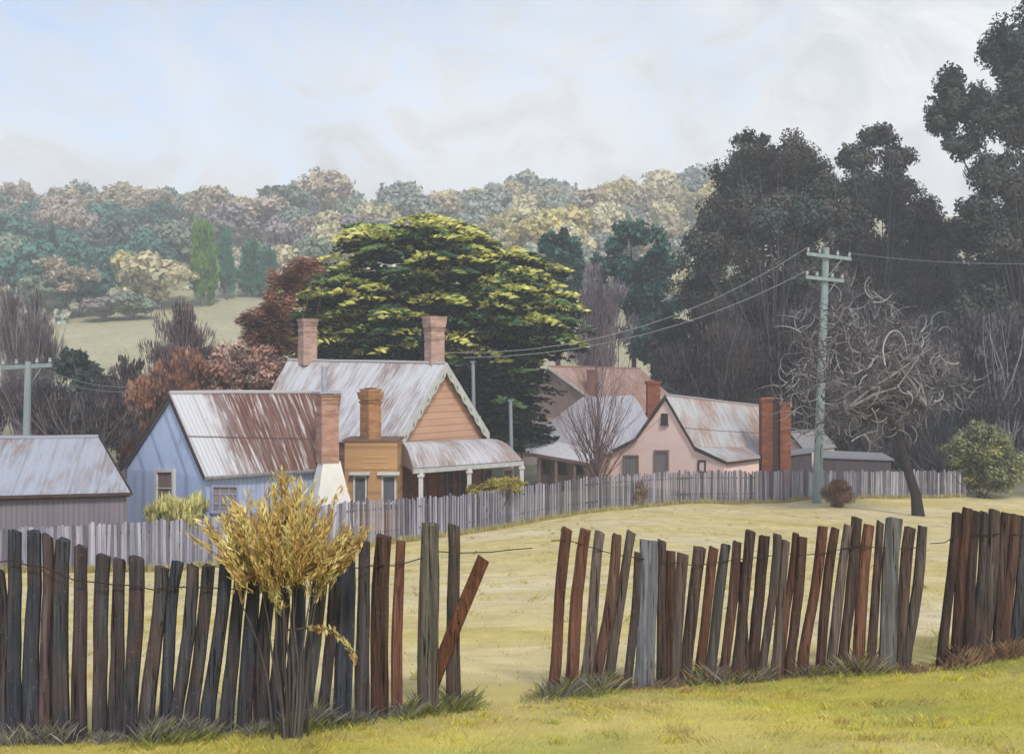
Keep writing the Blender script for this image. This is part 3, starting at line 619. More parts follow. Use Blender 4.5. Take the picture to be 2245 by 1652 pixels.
# verandah on the gable side
T0, T1, E0, E1 = P(874, 969, 47.9)+n_*.02, P(1066, 961, 53.3)+n_*.02, P(906, 1026, 46.4), P(1146, 1009, 51.9)
mb = MB(); K = 8
def vr(f, g):
    a, b = T0.lerp(E0, g), T1.lerp(E1, g); p = a.lerp(b, f); p.z += .32*math.sin(math.pi*g)*1.0; return p
for i in range(K):
    q = [vr(0, i/K), vr(1, i/K), vr(1, (i+1)/K), vr(0, (i+1)/K)]; ln_ = (T1-T0).length; mb.add(q, [(0,1,2,3)], 0, [[(0, i*.3), (ln_, i*.3), (ln_, i*.3+.3), (0, i*.3+.3)]])
    b = [p-Vector((0, 0, .05)) for p in q]; mb.add(b, [(3,2,1,0)])
for f in (0, 1):
    mb.poly([vr(f, i/K)+Vector((0, 0, .002)) for i in range(K+1)]+[vr(f, 1)-Vector((0, 0, .12)), vr(f, 0)-Vector((0, 0, .9))])
ver = obj('verandah_roof', mb, roof_mat('verandah_iron', srgb(168, 170, 178), srgb(210, 210, 212), srgb(156, 118, 104), srgb(106, 88, 82), .53), h)
mb = MB(); c = (E0+E1)/2-Vector((0, 0, .13)); X = (E1-E0)/2; Yn = Vector((X.y, -X.x, 0)).normalized(); mb.box(c, X, Yn*.05, (0, 0, .09)); obj('verandah_beam', mb, CREAMP, h)
for u in (923, 1029, 1144):
    f = (u-906)/(1146-906); f = f*46.4/(46.4+(51.9-46.4)*(1-f)); e = E0.lerp(E1, f); mb = MB(); zt = e.z-.2
    mb.box((e.x, e.y, (zt+gnd)/2), (.09, 0, 0), (0, .09, 0), (0, 0, (zt-gnd)/2)); mb.box((e.x, e.y, zt-.12), (.14, 0, 0), (0, .14, 0), (0, 0, .05)); obj('verandah_post', mb, WHITEP, h)
pl = wplane(W_[0], W_[2])
RED = plain_mat('red_door_paint', srgb(160, 96, 74), srgb(130, 82, 68), 3)
for u0, v0, u1, v1, mt in ((936, 1032, 962, 1100, RED), (975, 1030, 992, 1096, PANE), (1003, 1030, 1020, 1092, PANE), (1056, 1026, 1076, 1080, PANE), (1100, 1026, 1122, 1066, PANE)):
    window(h, pl, u0, v0, u1, v1, BROWNT, mt, .1, 'door' if mt is RED else 'window', 'door_panel' if mt is RED else 'pane', (0, 1))
# --- ochre wing
OCH = plank_mat('ochre_render', srgb(190, 152, 108), srgb(176, 138, 100), srgb(156, 122, 92), True, .9, 1.5, .66)
pa, pb_ = P(754, 968, 45.2), P(872, 967, 45.6); h2 = thing('lean_to', 'square ochre annexe with its own chimney and two white hooded windows beside the verandah', 'annexe', ((pa.x+pb_.x)/2, 46, gnd+1.5))
mb = MB(); c = (pa+pb_)/2+Vector((0, 1.1, 0)); hx = (pb_.x-pa.x)/2; c.z = (pa.z+gnd)/2; mb.box(c, (hx, 0, 0), (0, 1.1, 0), (0, 0, (pa.z-gnd)/2)); obj('wall', mb, OCH, h2)
mb = MB(); mb.box((c.x, c.y, pa.z+.035), (hx+.08, 0, 0), (0, 1.16, 0), (0, 0, .04)); obj('roof_edge', mb, BROWNT, h2)
yb = c.y-1.1; pl = (Vector((c.x, yb, c.z)), Vector((0, -1, 0)), Vector((1, 0, 0)))
mb = MB(); q = hit(822, 1040, *pl[:2]); mb.box((q.x, yb-.06, (q.z+gnd)/2), (.27, 0, 0), (0, .07, 0), (0, 0, (q.z-gnd)/2)); obj('chimney_breast', mb, OCH, h2)
for v in (1002, 1012, 1026, 1035):
    a_, b_ = hit(796, v, *pl[:2]), hit(852, v, *pl[:2]); mb = MB(); mb.box((a_+b_)/2+Vector((0, -.012, 0)), ((b_.x-a_.x)/2, 0, 0), (0, .012, 0), (0, 0, .012)); obj('moulding', mb, plain_mat('buff_line', srgb(208, 172, 122), srgb(216, 182, 134)) if v == 1002 else bpy.data.materials['buff_line'], h2)
SL = plain_mat('slate_shutter', srgb(84, 84, 90), srgb(112, 112, 118), 3, stretch=(4, 4, .6))
for u0, u1 in ((775, 805), (837, 869)): window(h2, pl, u0, 1041, u1, 1104, WHITEP, SL, .07, hood=WHITEP)
OCB = brick_mat('ochre_brick', srgb(186, 142, 100), srgb(168, 122, 88), srgb(170, 134, 104), streak=srgb(120, 84, 64))
stack(h2, 787, 838, 852, 968, 45.9, OCB, 42, ((0, .02, .1), (.13, .09, .3), (.5, .05, .08)))
# --- poles behind the verandah
for u, vt, ub, vb, D, lb in ((1037, 794, 1042, 905, 57, 'taller thin grey steel pole just right of the gable, in front of the cypress'), (1119, 879, 1124, 984, 56, 'shorter thin grey steel pole above the right end of the verandah')):
    mb = MB(); mb.cur = srgb(140, 144, 152); b_ = P(ub, vb, D); b_.z = G(b_.x, b_.y)-.2; t_ = P(u, vt, D); mb.tube([b_, (b_+t_)/2, t_], [.1, .095, .09], 8); mb.box(t_+Vector((0, 0, .03)), (.12, 0, 0), (0, .12, 0), (0, 0, .03))
    tag(obj('steel_pole', mb, attr_mat('pole_grey', (2, 2, .5), 2, .15), base=b_), lb, 'pole')
# --- pink cottage
PINK = plain_mat('pink_render', srgb(246, 208, 196), srgb(250, 220, 210), .9, spec=.1)
R_PINK = roof_mat('rust_patched_iron', srgb(158, 164, 168), srgb(200, 202, 202), srgb(176, 132, 104), srgb(118, 82, 68), .53, None, 2.4)
A0, A1, A2 = P(1524, 979, 66), P(1459, 866, 67.9), P(1392, 962, 69.6); B1, B0 = P(1668, 890, 71.5), P(1664, 979, 68.2); B2 = A2+(B0-A0)
h = thing('cottage', 'pink rendered cottage with a steep patchy rusted roof and tiny attic window', 'house', (A0.x, A0.y+2, gnd+1))
W_, rfp = gable_house(h, A0, A1, A2, B0, B1, B2, gnd, PINK, R_PINK, DARKT, bw=.2, inset=.12, fascia=None, bend=False)
pl = wplane(W_[0], W_[2]); p0, n_, d_ = pl; d_ = d_ if d_.x > 0 else -d_
# side skillions continue the gable wall plane
LB = P(1594, 1012, 64.2); RB = P(1667, 1003, 65.5); mb = MB(); t0, t1 = A0+Vector((0, 0, -.02)), B0+Vector((0, 0, -.02))
mb.slab(t0, t1, RB, LB, .06); obj('skillion_roof', mb, R_PINK, h)
mb = MB(); g = lambda p: Vector((p.x, p.y, gnd)); q = [W_[0]+n_*.004-Vector((0, 0, .05)), LB+Vector((-.15, .15, -.1)), RB+Vector((-.05, .15, -.1)), W_[3]]
mb.poly([g(q[0]), q[0], q[1], g(q[1])]); mb.poly([g(q[1]), q[1], q[2], g(q[2])]); mb.poly([g(q[2]), q[2], q[3]-Vector((0, 0, .1)), g(q[3])]); obj('side_wall', mb, PINK, h); mb = MB()
LL = P(1320, 998, 71.8); LR = LL+(B0-A0)*.6; q2 = [W_[2]+n_*.004-Vector((0, 0, .05)), LL+Vector((.12, .1, -.1))]
mb.poly([g(q2[1]), q2[1], q2[0], g(q2[0])]); obj('side_wall', mb, PINK, h)
mb = MB(); mb.slab(A2-Vector((0, 0, .02)), A2+(B0-A0)*.6-Vector((0, 0, .02)), LR, LL, .06); obj('skillion_roof', mb, R_PINK, h)
for s, t in ((A0, LB), (A2, LL)):
    mb = MB()
    o_ = n_*.06; p = [s+o_+Vector((0, 0, .03)), t+o_+Vector((0, 0, .03)), t+o_-Vector((0, 0, .16)), s+o_-Vector((0, 0, .2))]; f = [k+n_*.04 for k in p]; mb.add(p+f, [(0,1,2,3),(7,6,5,4),(0,4,5,1),(1,5,6,2),(2,6,7,3),(3,7,4,0)]); obj('barge_board', mb, DARKT, h)
mb = MB(); X = (RB-LB)/2; mb.box((LB+RB)/2-Vector((0, 0, .08)), X, Vector((X.y, -X.x, 0)).normalized()*.04, (0, 0, .06)); obj('fascia_board', mb, DARKT, h)
window(h, pl, 1451, 906, 1464, 932, DARKT, PANE, .08)
window(h, pl, 1367, 997, 1401, 1042, PG, PANEG, .1, mull=(1, 0)); window(h, pl, 1435, 986, 1467, 1044, PG, PANEG, .13, 'door', 'door_panel')
window(h, pl, 1531, 1008, 1549, 1036, DARKT, PANE, .1)
RBK = brick_mat('rust_orange_brick', srgb(156, 96, 68), srgb(134, 80, 60), srgb(140, 96, 76), streak=srgb(90, 56, 46))
t = thing('chimney', 'tall wide rust orange double flue chimney at the right end of the pink cottage', 'chimney', P(1697, 994, 66.2))
q = P(1697, 994, 66.2); kx = 66.2/F
for u0, u1, vt in ((1667, 1690, 872), (1707, 1730, 882)):
    zt = ZC-(vt-HV)*kx; mb = MB(); cx = ((u0+u1)/2-HU)*kx; hw = (u1-u0)/2*kx; mb.box((cx, 66.2, (zt+gnd)/2), (hw, 0, 0), (0, .42, 0), (0, 0, (zt-gnd)/2)); mb.box((cx, 66.2, zt-.06), (hw+.06, 0, 0), (0, .48, 0), (0, 0, .09)); obj('flue', mb, RBK, t)
mb = MB(); zt = ZC-(886-HV)*kx; mb.box(((1698.5-HU)*kx, 66.35, (zt+gnd)/2), (8.4*kx, 0, 0), (0, .3, 0), (0, 0, (zt-gnd)/2)); obj('flue_recess', mb, plain_mat('shade_toned_brick', srgb(74, 64, 64), srgb(92, 78, 76), 5), t)  # dark brick tone stands in for the shade between the two flues
# --- low lean-to sheds to the right of it
def lowshed(pts, label, rm, wm2, nm='lean_to', cat='shed'):
    a, b, c, d = pts; t = thing(nm, label, cat, (d+Vector((0, 0, gnd-d.z))))
    mb = MB(); mb.slab(a, b, c, d, .1); obj('roof', mb, rm, t); mb = MB(); cn = (a+b+c+d)/4
    q = [p+(Vector((cn.x, cn.y, p.z))-p)*.08-Vector((0, 0, .12)) for p in pts]
    for i in range(4): e, f = q[i], q[(i+1) % 4]; mb.poly([g(e), e, f, g(f)])
    obj('wall', mb, wm2, t); return t
R_GREY = roof_mat('dull_grey_iron', srgb(128, 126, 130), srgb(158, 156, 158), srgb(120, 98, 90), srgb(84, 76, 76), .66)
DKW = plank_mat('dark_shed_boards', srgb(78, 72, 76), srgb(96, 88, 90), srgb(56, 50, 54))
lowshed([P(1688, 990, 69.5), P(1782, 980, 70.5), P(1784, 988, 66.5), P(1668, 1003, 66)], 'low grey roofed lean-to right of the rust orange chimney', R_GREY, DKW)
lowshed([P(1800, 986, 72), P(1935, 992, 74), P(1960, 1006, 70), P(1796, 1000, 69)], 'long low dark shed under the trees behind the gnarled tree', R_GREY, DKW, 'shed')
A0, A1, A2 = P(1765, 988, 72), P(1731, 948, 73), P(1698, 985, 74); dd_ = Vector((3, 3.5, 0))
h = thing('outbuilding', 'small pink gabled outbuilding peeping out behind the orange chimney', 'outbuilding', (A0.x, 73, gnd+1)); gable_house(h, A0, A1, A2, A0+dd_, A1+dd_, A2+dd_, gnd, PINK, R_GREY, DARKT, bw=.1)
# --- grey hipped house
R_HIP = roof_mat('grey_hip_iron', srgb(160, 162, 172), srgb(190, 190, 198), srgb(166, 136, 118), srgb(118, 104, 102), .61)
WPALE = plank_mat('pale_brown_boards', srgb(186, 164, 148), srgb(160, 136, 122), srgb(120, 100, 94), pitch=.5)
a, b, c, d, r1, r2 = P(1166, 956, 75), P(1330, 992, 70.5), P(1446, 960, 75), P(1300, 935, 82), P(1277, 870, 75.5), P(1390, 866, 77)
h = thing('house', 'grey hip roofed house standing behind the bare shrub, left of the pink cottage', 'house', (b.x, b.y+2, gnd+1))
mb = MB(); mb.add([a, b, c, d, r1, r2], [(0,1,4), (1,2,5,4), (2,3,5), (3,0,4,5)], 0, [[(0,5),(6,5),(3,0)], [(0,4),(7,4),(5,0),(1,0)], [(0,5),(6,5),(3,0)], [(0,5),(6,5),(4,0),(1,0)]])
und = [p-Vector((0, 0, .1)) for p in (a, b, c, d)]; mb.add([a, b, c, d]+und, [(0,4,5,1),(1,5,6,2),(2,6,7,3),(3,7,4,0)]); rfh = obj('roof', mb, R_HIP, h)
mb = MB(); cn = (a+b+c+d)/4; q = [p+(cn-p)*.08 for p in (a, b, c, d)]
for i in range(4): e, f = q[i], q[(i+1) % 4]; e = Vector((e.x, e.y, e.z-.05)); f = Vector((f.x, f.y, f.z-.05)); mb.poly([g(e), e, f, g(f)])
obj('wall', mb, WPALE, h)
ta, tb, tc_, td = P(1176, 959, 74.8), P(1300, 984, 71.2), P(1302, 1015, 69.3), P(1134, 986, 72.8)
mb = MB(); mb.slab(ta, tb, tc_, td, .06); obj('verandah_roof', mb, roof_mat('light_verandah_iron', srgb(186, 188, 194), srgb(216, 216, 218), srgb(180, 150, 132), srgb(136, 122, 120), .66), h)
mb = MB(); X = (tc_-td)/2; mb.box((tc_+td)/2-Vector((0, 0, .14)), X, Vector((X.y, -X.x, 0)).normalized()*.05, (0, 0, .1)); obj('verandah_beam', mb, BROWNT, h)
for f in (.06, .3, .52, .76, .97):
    e = td.lerp(tc_, f); mb = MB(); mb.box((e.x, e.y+.1, (e.z-.2+gnd)/2), (.08, 0, 0), (0, .08, 0), (0, 0, (e.z-.2-gnd)/2)); obj('verandah_post', mb, BROWNT, h)
plh = wplane(q[0], q[1]); 
for u0, u1 in ((1190, 1206), (1224, 1242), (1262, 1280)): window(h, plh, u0, 1004, u1, 1040, BROWNT, PANE, .1)
q = P(1432, 893, 78.5); mb = MB(); zt = ZC-(836-HV)/F*78.5; s_ = .44; mb.box((q.x, 78.5, (zt+q.z-1.5)/2), (s_, 0, 0), (0, .4, 0), (0, 0, (zt-q.z+1.5)/2)); mb.box((q.x, 78.5, zt-.08), (s_+.07, 0, 0), (0, .47, 0), (0, 0, .1)); obj('chimney', mb, RBK, rfh)
# --- pink barn-like house behind
R_BACK = roof_mat('pinkish_rust_iron', srgb(176, 150, 144), srgb(190, 166, 156), srgb(170, 124, 98), srgb(132, 100, 92), .5)
A0, A1, A2 = P(1352, 912, 86), P(1203, 803, 89), P(1100, 915, 94); B1, B0 = P(1404, 808, 95), P(1500, 892, 91); B2 = A2+(B0-A0)
h = thing('house', 'faded pink house with a rust streaked roof, farthest back above the grey hip roof', 'house', (A0.x, 90, gnd+1))
W_, rfb = gable_house(h, A0, A1, A2, B0, B1, B2, gnd, plain_mat('faded_pink_boards', srgb(188, 166, 160), srgb(200, 178, 170), 1, stretch=(2, 2, .4)), R_BACK, WHITEP, bw=.16, bend=False)
mb = MB(); q = P(1297, 872, 87.8); zt = ZC-(812-HV)/F*87.8; mb.box((q.x, q.y, (zt+q.z)/2), (.34, 0, 0), (0, .34, 0), (0, 0, (zt-q.z)/2)); mb.box((q.x, q.y, zt), (.4, 0, 0), (0, .4, 0), (0, 0, .09)); obj('chimney', mb, plain_mat('dull_red_brick', srgb(128, 92, 86), srgb(146, 106, 96), 4), rfb)

# ------------------------------------------------------------------ power poles and lines
POLE = plain_mat('bleached_pole', srgb(128, 142, 142), srgb(152, 164, 162), 2, stretch=(3, 3, .4)); INS = plain_mat('insulator', srgb(150, 156, 160), srgb(180, 184, 186), 9, .4)
def power_pole(label, bu, bv, tu, tv, D, arms, r, hi=90):
    b_ = on(bu, D, -.3); t_ = P(tu, tv, D); t = thing('power_pole', label, 'power pole', (b_.x, b_.y, b_.z+.3)); mb = MB()
    mb.tube([b_, b_.lerp(t_, .35), b_.lerp(t_, .7), t_], [r*1.25, r*1.12, r, r*.85], 10); obj('pole', mb, POLE, t); ends = []
    for (u0, v0, u1, v1, dy) in arms:
        a_, c_ = P(u0, v0, D-r-.06), P(u1, v1, D-r-.06-dy); mb = MB(); X = (c_-a_)/2; mb.box((a_+c_)/2, X, (0, .06, 0), (0, 0, .09)); am = obj('crossarm', mb, POLE, t)
        for f in (.04, .3, .7, .96):
            p = a_.lerp(c_, f); mb = MB(); mb.tube([p+Vector((0, 0, .08)), p+Vector((0, 0, .18)), p+Vector((0, 0, .24)), p+Vector((0, 0, .34))], [.03, .09, .06, .08], 8); obj('insulator', mb, INS, am)
        m_ = a_.lerp(c_, .82); mb = MB(); s_ = a_.lerp(c_, .5)-Vector((0, 0, 1.0)); mb.tube([m_, s_], [.025, .025], 5); obj('brace', mb, POLE, am)
        ends.append((a_+Vector((0, 0, .3)), c_+Vector((0, 0, .3))))
    return t, ends
_, e1 = power_pole('tall pale grey power pole with two crossarms in front of the dark trees', 1790, 1093, 1811, 543, 60.5, [(1768, 556, 1866, 568, 0), (1766, 607, 1850, 616, 0)], .21)
_, e2 = power_pole('power pole with one crossarm rising behind the shed at the left edge', 54, 990, 62, 792, 50, [(2, 806, 114, 800, -1.5)], .16)
def wire(pts, label, r=.016):
    mb = MB(); P_ = []
    for i in range(len(pts)-1):
        for k in range(8): P_.append(Vector(pts[i]).lerp(Vector(pts[i+1]), k/8))
    P_.append(Vector(pts[-1])); mb.tube(P_, [r]*len(P_), 5); tag(obj('power_line', mb, PWIRE, base=P_[0]), label, 'power line')
def sag(a_, b_, s): a_, b_ = Vector(a_), Vector(b_); return [a_.lerp(b_, f)-Vector((0, 0, s*4*f*(1-f))) for f in [i/10 for i in range(11)]]
wire(sag(e1[0][0], P(980, 773, 51.5), 1.5), 'upper power line sagging from the tall pole to the big gable house')
wire(sag(e1[1][0], P(1016, 784, 52.5), 1.1), 'lower power line sagging from the tall pole to the big gable house')
wire(sag(e1[0][1], P(2420, 572, 52), .3), 'power line running right from the tall pole across the dark trees', .014)
wire(sag(e2[0][0].lerp(e2[0][1], .7)-Vector((0, 0, .3)), P(300, 846, 60), .35), 'upper power line running right from the left edge pole to the red shrubs', .02)
wire(sag(e2[0][0].lerp(e2[0][1], .55)-Vector((0, 0, .5)), P(300, 857, 60), .35), 'lower power line running right from the left edge pole to the red shrubs', .02)
wire(sag(e2[0][0], P(-200, 862, 44), .2), 'power line running off the left edge from the left pole', .02)
# ------------------------------------------------------------------ big golden cypress
def cypress():
    D = 76; k = D/F; base = on(1010, D); t = thing('cypress_tree', 'huge layered cypress coloured with lit gold tops and shaded undersides behind the big gable house', 'tree', base)
    B = [(930, 575, 150, 95), (780, 650, 125, 85), (700, 725, 88, 62), (1095, 665, 140, 108), (900, 710, 205, 115), (1185, 715, 82, 62), (1105, 870, 88, 105), (1135, 945, 55, 42), (1020, 810, 120, 90), (850, 530, 82, 42), (720, 650, 90, 48), (935, 505, 62, 32), (1150, 585, 72, 42), (1215, 690, 38, 55), (1050, 900, 60, 80)]
    def inside(u, v): return any(((u-a)/c)**2+((v-b)/d)**2 < 1 for a, b, c, d in B)
    pads = []; tries = 0
    while len(pads) < 660 and tries < 60000:
        tries += 1; u, v = random.uniform(605, 1270), random.uniform(475, 985)
        if not inside(u, v): continue
        e = min(1, min(((u-a)/c)**2+((v-b)/d)**2 for a, b, c, d in B))
        dep = -math.sqrt(1-e)*random.uniform(.1, 1)*8.5 if random.random() < .84 else math.sqrt(1-e)*6
        pads.append((u, v, dep))
    lit_gold = [srgb(210, 208, 116), srgb(196, 198, 106), srgb(220, 216, 126), srgb(160, 172, 96), srgb(100, 128, 82), srgb(78, 108, 72)]; shade_dk = [srgb(34, 44, 36), srgb(28, 34, 30), srgb(46, 62, 46)]  # golden foliage, with sunlit tops and shaded undersides put into the leaf colours
    Vs = []; Cs = []; Dk = []; Dc = []
    for u, v, dep in pads:
        c = np.array(P(u, v, D+dep)); rx = random.uniform(.8, 1.7); rz = rx*.22; low = v > 800
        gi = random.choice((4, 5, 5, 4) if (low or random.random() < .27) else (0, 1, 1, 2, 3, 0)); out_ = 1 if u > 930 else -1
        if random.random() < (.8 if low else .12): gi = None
        m = 62; ph = RNG.uniform(0, 2*np.pi, m); rr = RNG.uniform(0, 1, m)**.5
        dx = rr*np.cos(ph)*rx; dy = rr*np.sin(ph)*rx*.8
        droop = -.12*np.abs(dx)*random.uniform(.3, 1.6)+dx*out_*random.uniform(-.22, .1)
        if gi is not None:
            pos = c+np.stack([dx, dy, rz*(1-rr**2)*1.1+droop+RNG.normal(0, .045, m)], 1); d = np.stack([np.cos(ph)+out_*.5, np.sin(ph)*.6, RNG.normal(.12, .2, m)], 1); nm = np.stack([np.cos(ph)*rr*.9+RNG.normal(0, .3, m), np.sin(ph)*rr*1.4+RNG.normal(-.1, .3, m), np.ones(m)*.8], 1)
            Vs.append(leaves(pos, d, nm, RNG.uniform(.34, .66, m), RNG.uniform(.16, .3, m))); Cs.append(np.array(lit_gold[gi])*(1+.2*RNG.normal(size=(m, 1))).clip(.5, 1.6))
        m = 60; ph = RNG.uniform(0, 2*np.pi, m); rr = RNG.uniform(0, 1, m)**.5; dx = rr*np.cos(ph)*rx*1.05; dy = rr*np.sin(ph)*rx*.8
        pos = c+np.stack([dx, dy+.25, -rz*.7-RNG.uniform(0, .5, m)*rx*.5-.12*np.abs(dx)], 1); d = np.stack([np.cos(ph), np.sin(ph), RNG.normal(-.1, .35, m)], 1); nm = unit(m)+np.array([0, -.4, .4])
        Dk.append(leaves(pos, d, nm, RNG.uniform(.3, .6, m), RNG.uniform(.14, .26, m))); Dc.append(np.array(shade_dk)[RNG.integers(0, 3, m)]*(1+.2*RNG.normal(size=(m, 1))).clip(.5, 1.6))
    V2, C2 = crown([(P(u, v, D+1.2), (a*k*.86, 4.5, b*k*.82)) for u, v, a, b in B], 15000, .75, .4, shade_dk, 'flat', shell=(.2, .9))
    quads('lit_gold_tops', np.concatenate(Vs), np.concatenate(Cs), LEAF, t); quads('crown', np.concatenate(Dk+[V2]), np.concatenate(Dc+[C2]), LEAF, t)
    mb = MB(); mb.cur = srgb(60, 50, 46); top = P(940, 540, D); mb.tube([base-Vector((0, 0, .3)), base.lerp(top, .3), base.lerp(top, .65), top], [.75, .55, .35, .1], 10)
    for u, v, a, b in B:
        q = base.lerp(top, min(.85, max(.12, (1090-v-60)/560))); mb.tube([q, q.lerp(P(u, v, D), .6)+Vector((0, 0, .2)), P(u, v, D)], [.22, .14, .05], 6)
    obj('trunk', mb, BARK, t)
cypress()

# ------------------------------------------------------------------ big dark trees on the right
DKP = [srgb(80, 84, 76), srgb(98, 100, 92), srgb(66, 68, 64), srgb(86, 98, 94), srgb(106, 100, 94), srgb(72, 68, 66)]
GTW = srgb(98, 100, 104)
def dark_tree(label, bu, D, blobs, n, fork, limb_col=GTW, ln=.34, wd=.2, pal=DKP, tw=10, name='gum_tree', nsub=26, sub=.34, lr=.055, mode='puff'):
    base = on(bu, D); t = thing(name, label, 'tree', base)
    bl = [pb(u, v, a, b, D, dd=random.uniform(-1.5, 1.5), rd=min(a, b)*D/F*.8) for u, v, a, b in blobs]
    V, C = crown(bl, n, ln, wd, pal, mode, sub=sub, nsub=nsub, shell=(.3, .85), jit=.16); quads('crown', V, C, LEAF, t)
    mb = MB(); mb.cur = srgb(66, 60, 60); fk = P(fork[0], fork[1], D); mb.tube([base-Vector((0, 0, .3)), base.lerp(fk, .5)+Vector((.2, 0, 0)), fk], [.6, .5, .42], 10); obj('trunk', mb, BARK, t)
    mb = MB(); mb.cur = limb_col
    for i, (c, r) in enumerate([b[:2] for b in bl]):
        for k in range(max(2, tw//len(bl)+1)):
            e = Vector(c)+Vector((random.uniform(-.75, .75)*r[0], random.uniform(-.95, .1)*r[1], random.uniform(-.5, .45)*r[2])); s = fk.lerp(base, random.uniform(-.05, .3)) if c[0]/D > (fork[0]-HU)/F-.04 or c[2]-fk.z < 9 else P(fork[0]-60, fork[1]-250, D); m_ = s.lerp(e, .55)+Vector((random.uniform(-.3, .3), -r[1]*.75, -.5)); mb.cur = limb_col if random.random() < .3 else srgb(74, 70, 72)
            mb.tube([s, s.lerp(m_, .5)-Vector((0, .25, .1)), m_, m_.lerp(e, .5)+Vector((random.uniform(-.25, .25), -.15, .2)), e], [lr*1.5, lr*1.1, lr*.75, lr*.5, lr*.25], 5)
    obj('limbs', mb, BARK, t); return t
dark_tree('broad round dark tree, left of the three tall dark trees behind the pole', 1680, 92, [(1650, 400, 100, 85), (1730, 360, 85, 80), (1600, 480, 90, 90), (1790, 430, 75, 95), (1700, 500, 130, 110), (1550, 570, 70, 85), (1600, 650, 110, 90), (1750, 620, 110, 110), (1530, 660, 55, 60), (1650, 320, 50, 42), (1840, 500, 55, 90), (1580, 740, 100, 70)], 78000, (1690, 760), tw=34)
dark_tree('narrower dark tree with an open knobbly top, middle of the three tall dark trees', 1920, 94, [(1922, 296, 48, 38), (1880, 345, 50, 42), (1965, 345, 52, 42), (1920, 420, 92, 72), (1990, 470, 90, 85), (1870, 500, 70, 90), (1960, 590, 125, 100), (2050, 560, 62, 110), (2080, 640, 50, 80), (2085, 520, 42, 56), (1850, 620, 60, 80), (1920, 690, 130, 80)], 60000, (1925, 720), tw=26, sub=.38)
dark_tree('tallest dark gum tree with ragged separated clumps at the right edge', 2260, 84, [(2205, 120, 68, 96), (2265, 90, 66, 90), (2240, 190, 70, 70), (2105, 215, 68, 76), (2065, 265, 42, 48), (2160, 250, 60, 60), (2115, 320, 55, 34), (2230, 250, 65, 75), (2180, 380, 58, 60), (2240, 420, 70, 90), (2150, 470, 42, 50), (2290, 250, 80, 160), (2210, 540, 80, 75), (2280, 600, 90, 120), (2165, 610, 60, 65), (2130, 520, 50, 65), (2125, 455, 34, 34), (2150, 690, 70, 70), (2250, 720, 90, 80)], 70000, (2235, 740), tw=34, pal=DKP[:4], sub=.4, nsub=26)
UND = [srgb(84, 78, 80), srgb(72, 70, 74), srgb(100, 94, 96), srgb(62, 60, 64), srgb(92, 86, 90)]; UNB = [srgb(98, 86, 80), srgb(82, 74, 72), srgb(112, 98, 92)]; UNG = [srgb(72, 84, 88), srgb(84, 92, 96), srgb(60, 68, 72)]
def thicket(label, bu, D, blobs, n, pal, name='thicket_tree', ln=.42, wd=.09, cat='tree', mode='up', tw=24, tcol=srgb(116, 112, 114), nsub=30, mat=None, tr=.022, sub=.34):
    base = on(bu, D); t = thing(name, label, cat, base); bl = [pb(u, v, a, b, D, dd=random.uniform(-.8, .8), rd=min(a, b)*D/F*.8) for u, v, a, b in blobs]
    V, C = crown(bl, n, ln, wd, pal, mode, sub=sub, nsub=nsub, shell=(.1, .95)); quads('crown', V, C, mat or LEAF, t)
    mb = MB()
    for c, r in [b[:2] for b in bl]:
        for k in range(max(2, int(tw*.6)//len(bl))):
            e = Vector(c)+Vector((random.gauss(0, .5)*r[0], -abs(random.gauss(0, .6))*r[1], random.uniform(.2, 1.05)*r[2])); s = base+Vector((random.gauss(0, .12)*r[0], random.gauss(0, .1), 0)); m_ = s.lerp(e, .5)+Vector((random.uniform(-.4, .4)*r[0], 0, random.uniform(-.3, .3)*r[2])); jj = random.uniform(.5, 1.2); mb.cur = tuple(q*jj for q in tcol)
            mb.tube([s, m_, m_.lerp(e, .4)+Vector((random.uniform(-.2, .2), -.1, 0)), m_.lerp(e, .75)+Vector((random.uniform(-.25, .25), -.1, 0)), e], [tr*3, tr*2, tr*1.4, tr*.9, tr*.4], 4)
    obj('stems', mb, TWIG, t)
thicket('grey brown scrubby tree directly above the pink cottage roof', 1560, 80, [(1500, 800, 85, 75), (1590, 760, 90, 90), (1640, 850, 90, 80), (1560, 860, 90, 60)], 14000, UND+UNB, tw=40)
thicket('brown twiggy scrub tree between the pink cottage chimney and the tall pole', 1740, 79, [(1740, 760, 90, 95), (1720, 860, 80, 90), (1790, 900, 80, 90)], 14000, UND, tw=46)
thicket('dense dusky scrub tree behind the top of the gnarled tree', 1900, 80, [(1880, 790, 100, 100), (1950, 860, 90, 100), (1870, 930, 90, 80)], 15000, UND+UNG, tw=46)
thicket('shadowy grey scrub tree right of the gnarled tree trunk', 2050, 80, [(2030, 780, 90, 100), (2070, 880, 80, 100), (2030, 960, 70, 80)], 13000, UND+UNG, tw=50)
thicket('pale streaked scrub tree at the right edge behind the olive bush', 2200, 79, [(2140, 780, 70, 90), (2230, 760, 80, 110), (2190, 880, 100, 90), (2270, 950, 80, 110)], 15000, UND+[srgb(128, 122, 130), srgb(120, 114, 120)], tw=60, tcol=srgb(156, 154, 160))
thicket('low dark scrub filling the gap under the trees behind the right fence', 2080, 74, [(1990, 1000, 70, 50), (2080, 1010, 70, 50), (2150, 1030, 60, 55)], 6000, UND, 'scrub_bush', cat='bush')
thicket('bluish dark scrub tree low between the two broad dark trees', 1840, 84, [(1820, 700, 85, 80), (1850, 800, 80, 80)], 8000, UNG+UND, tw=30)

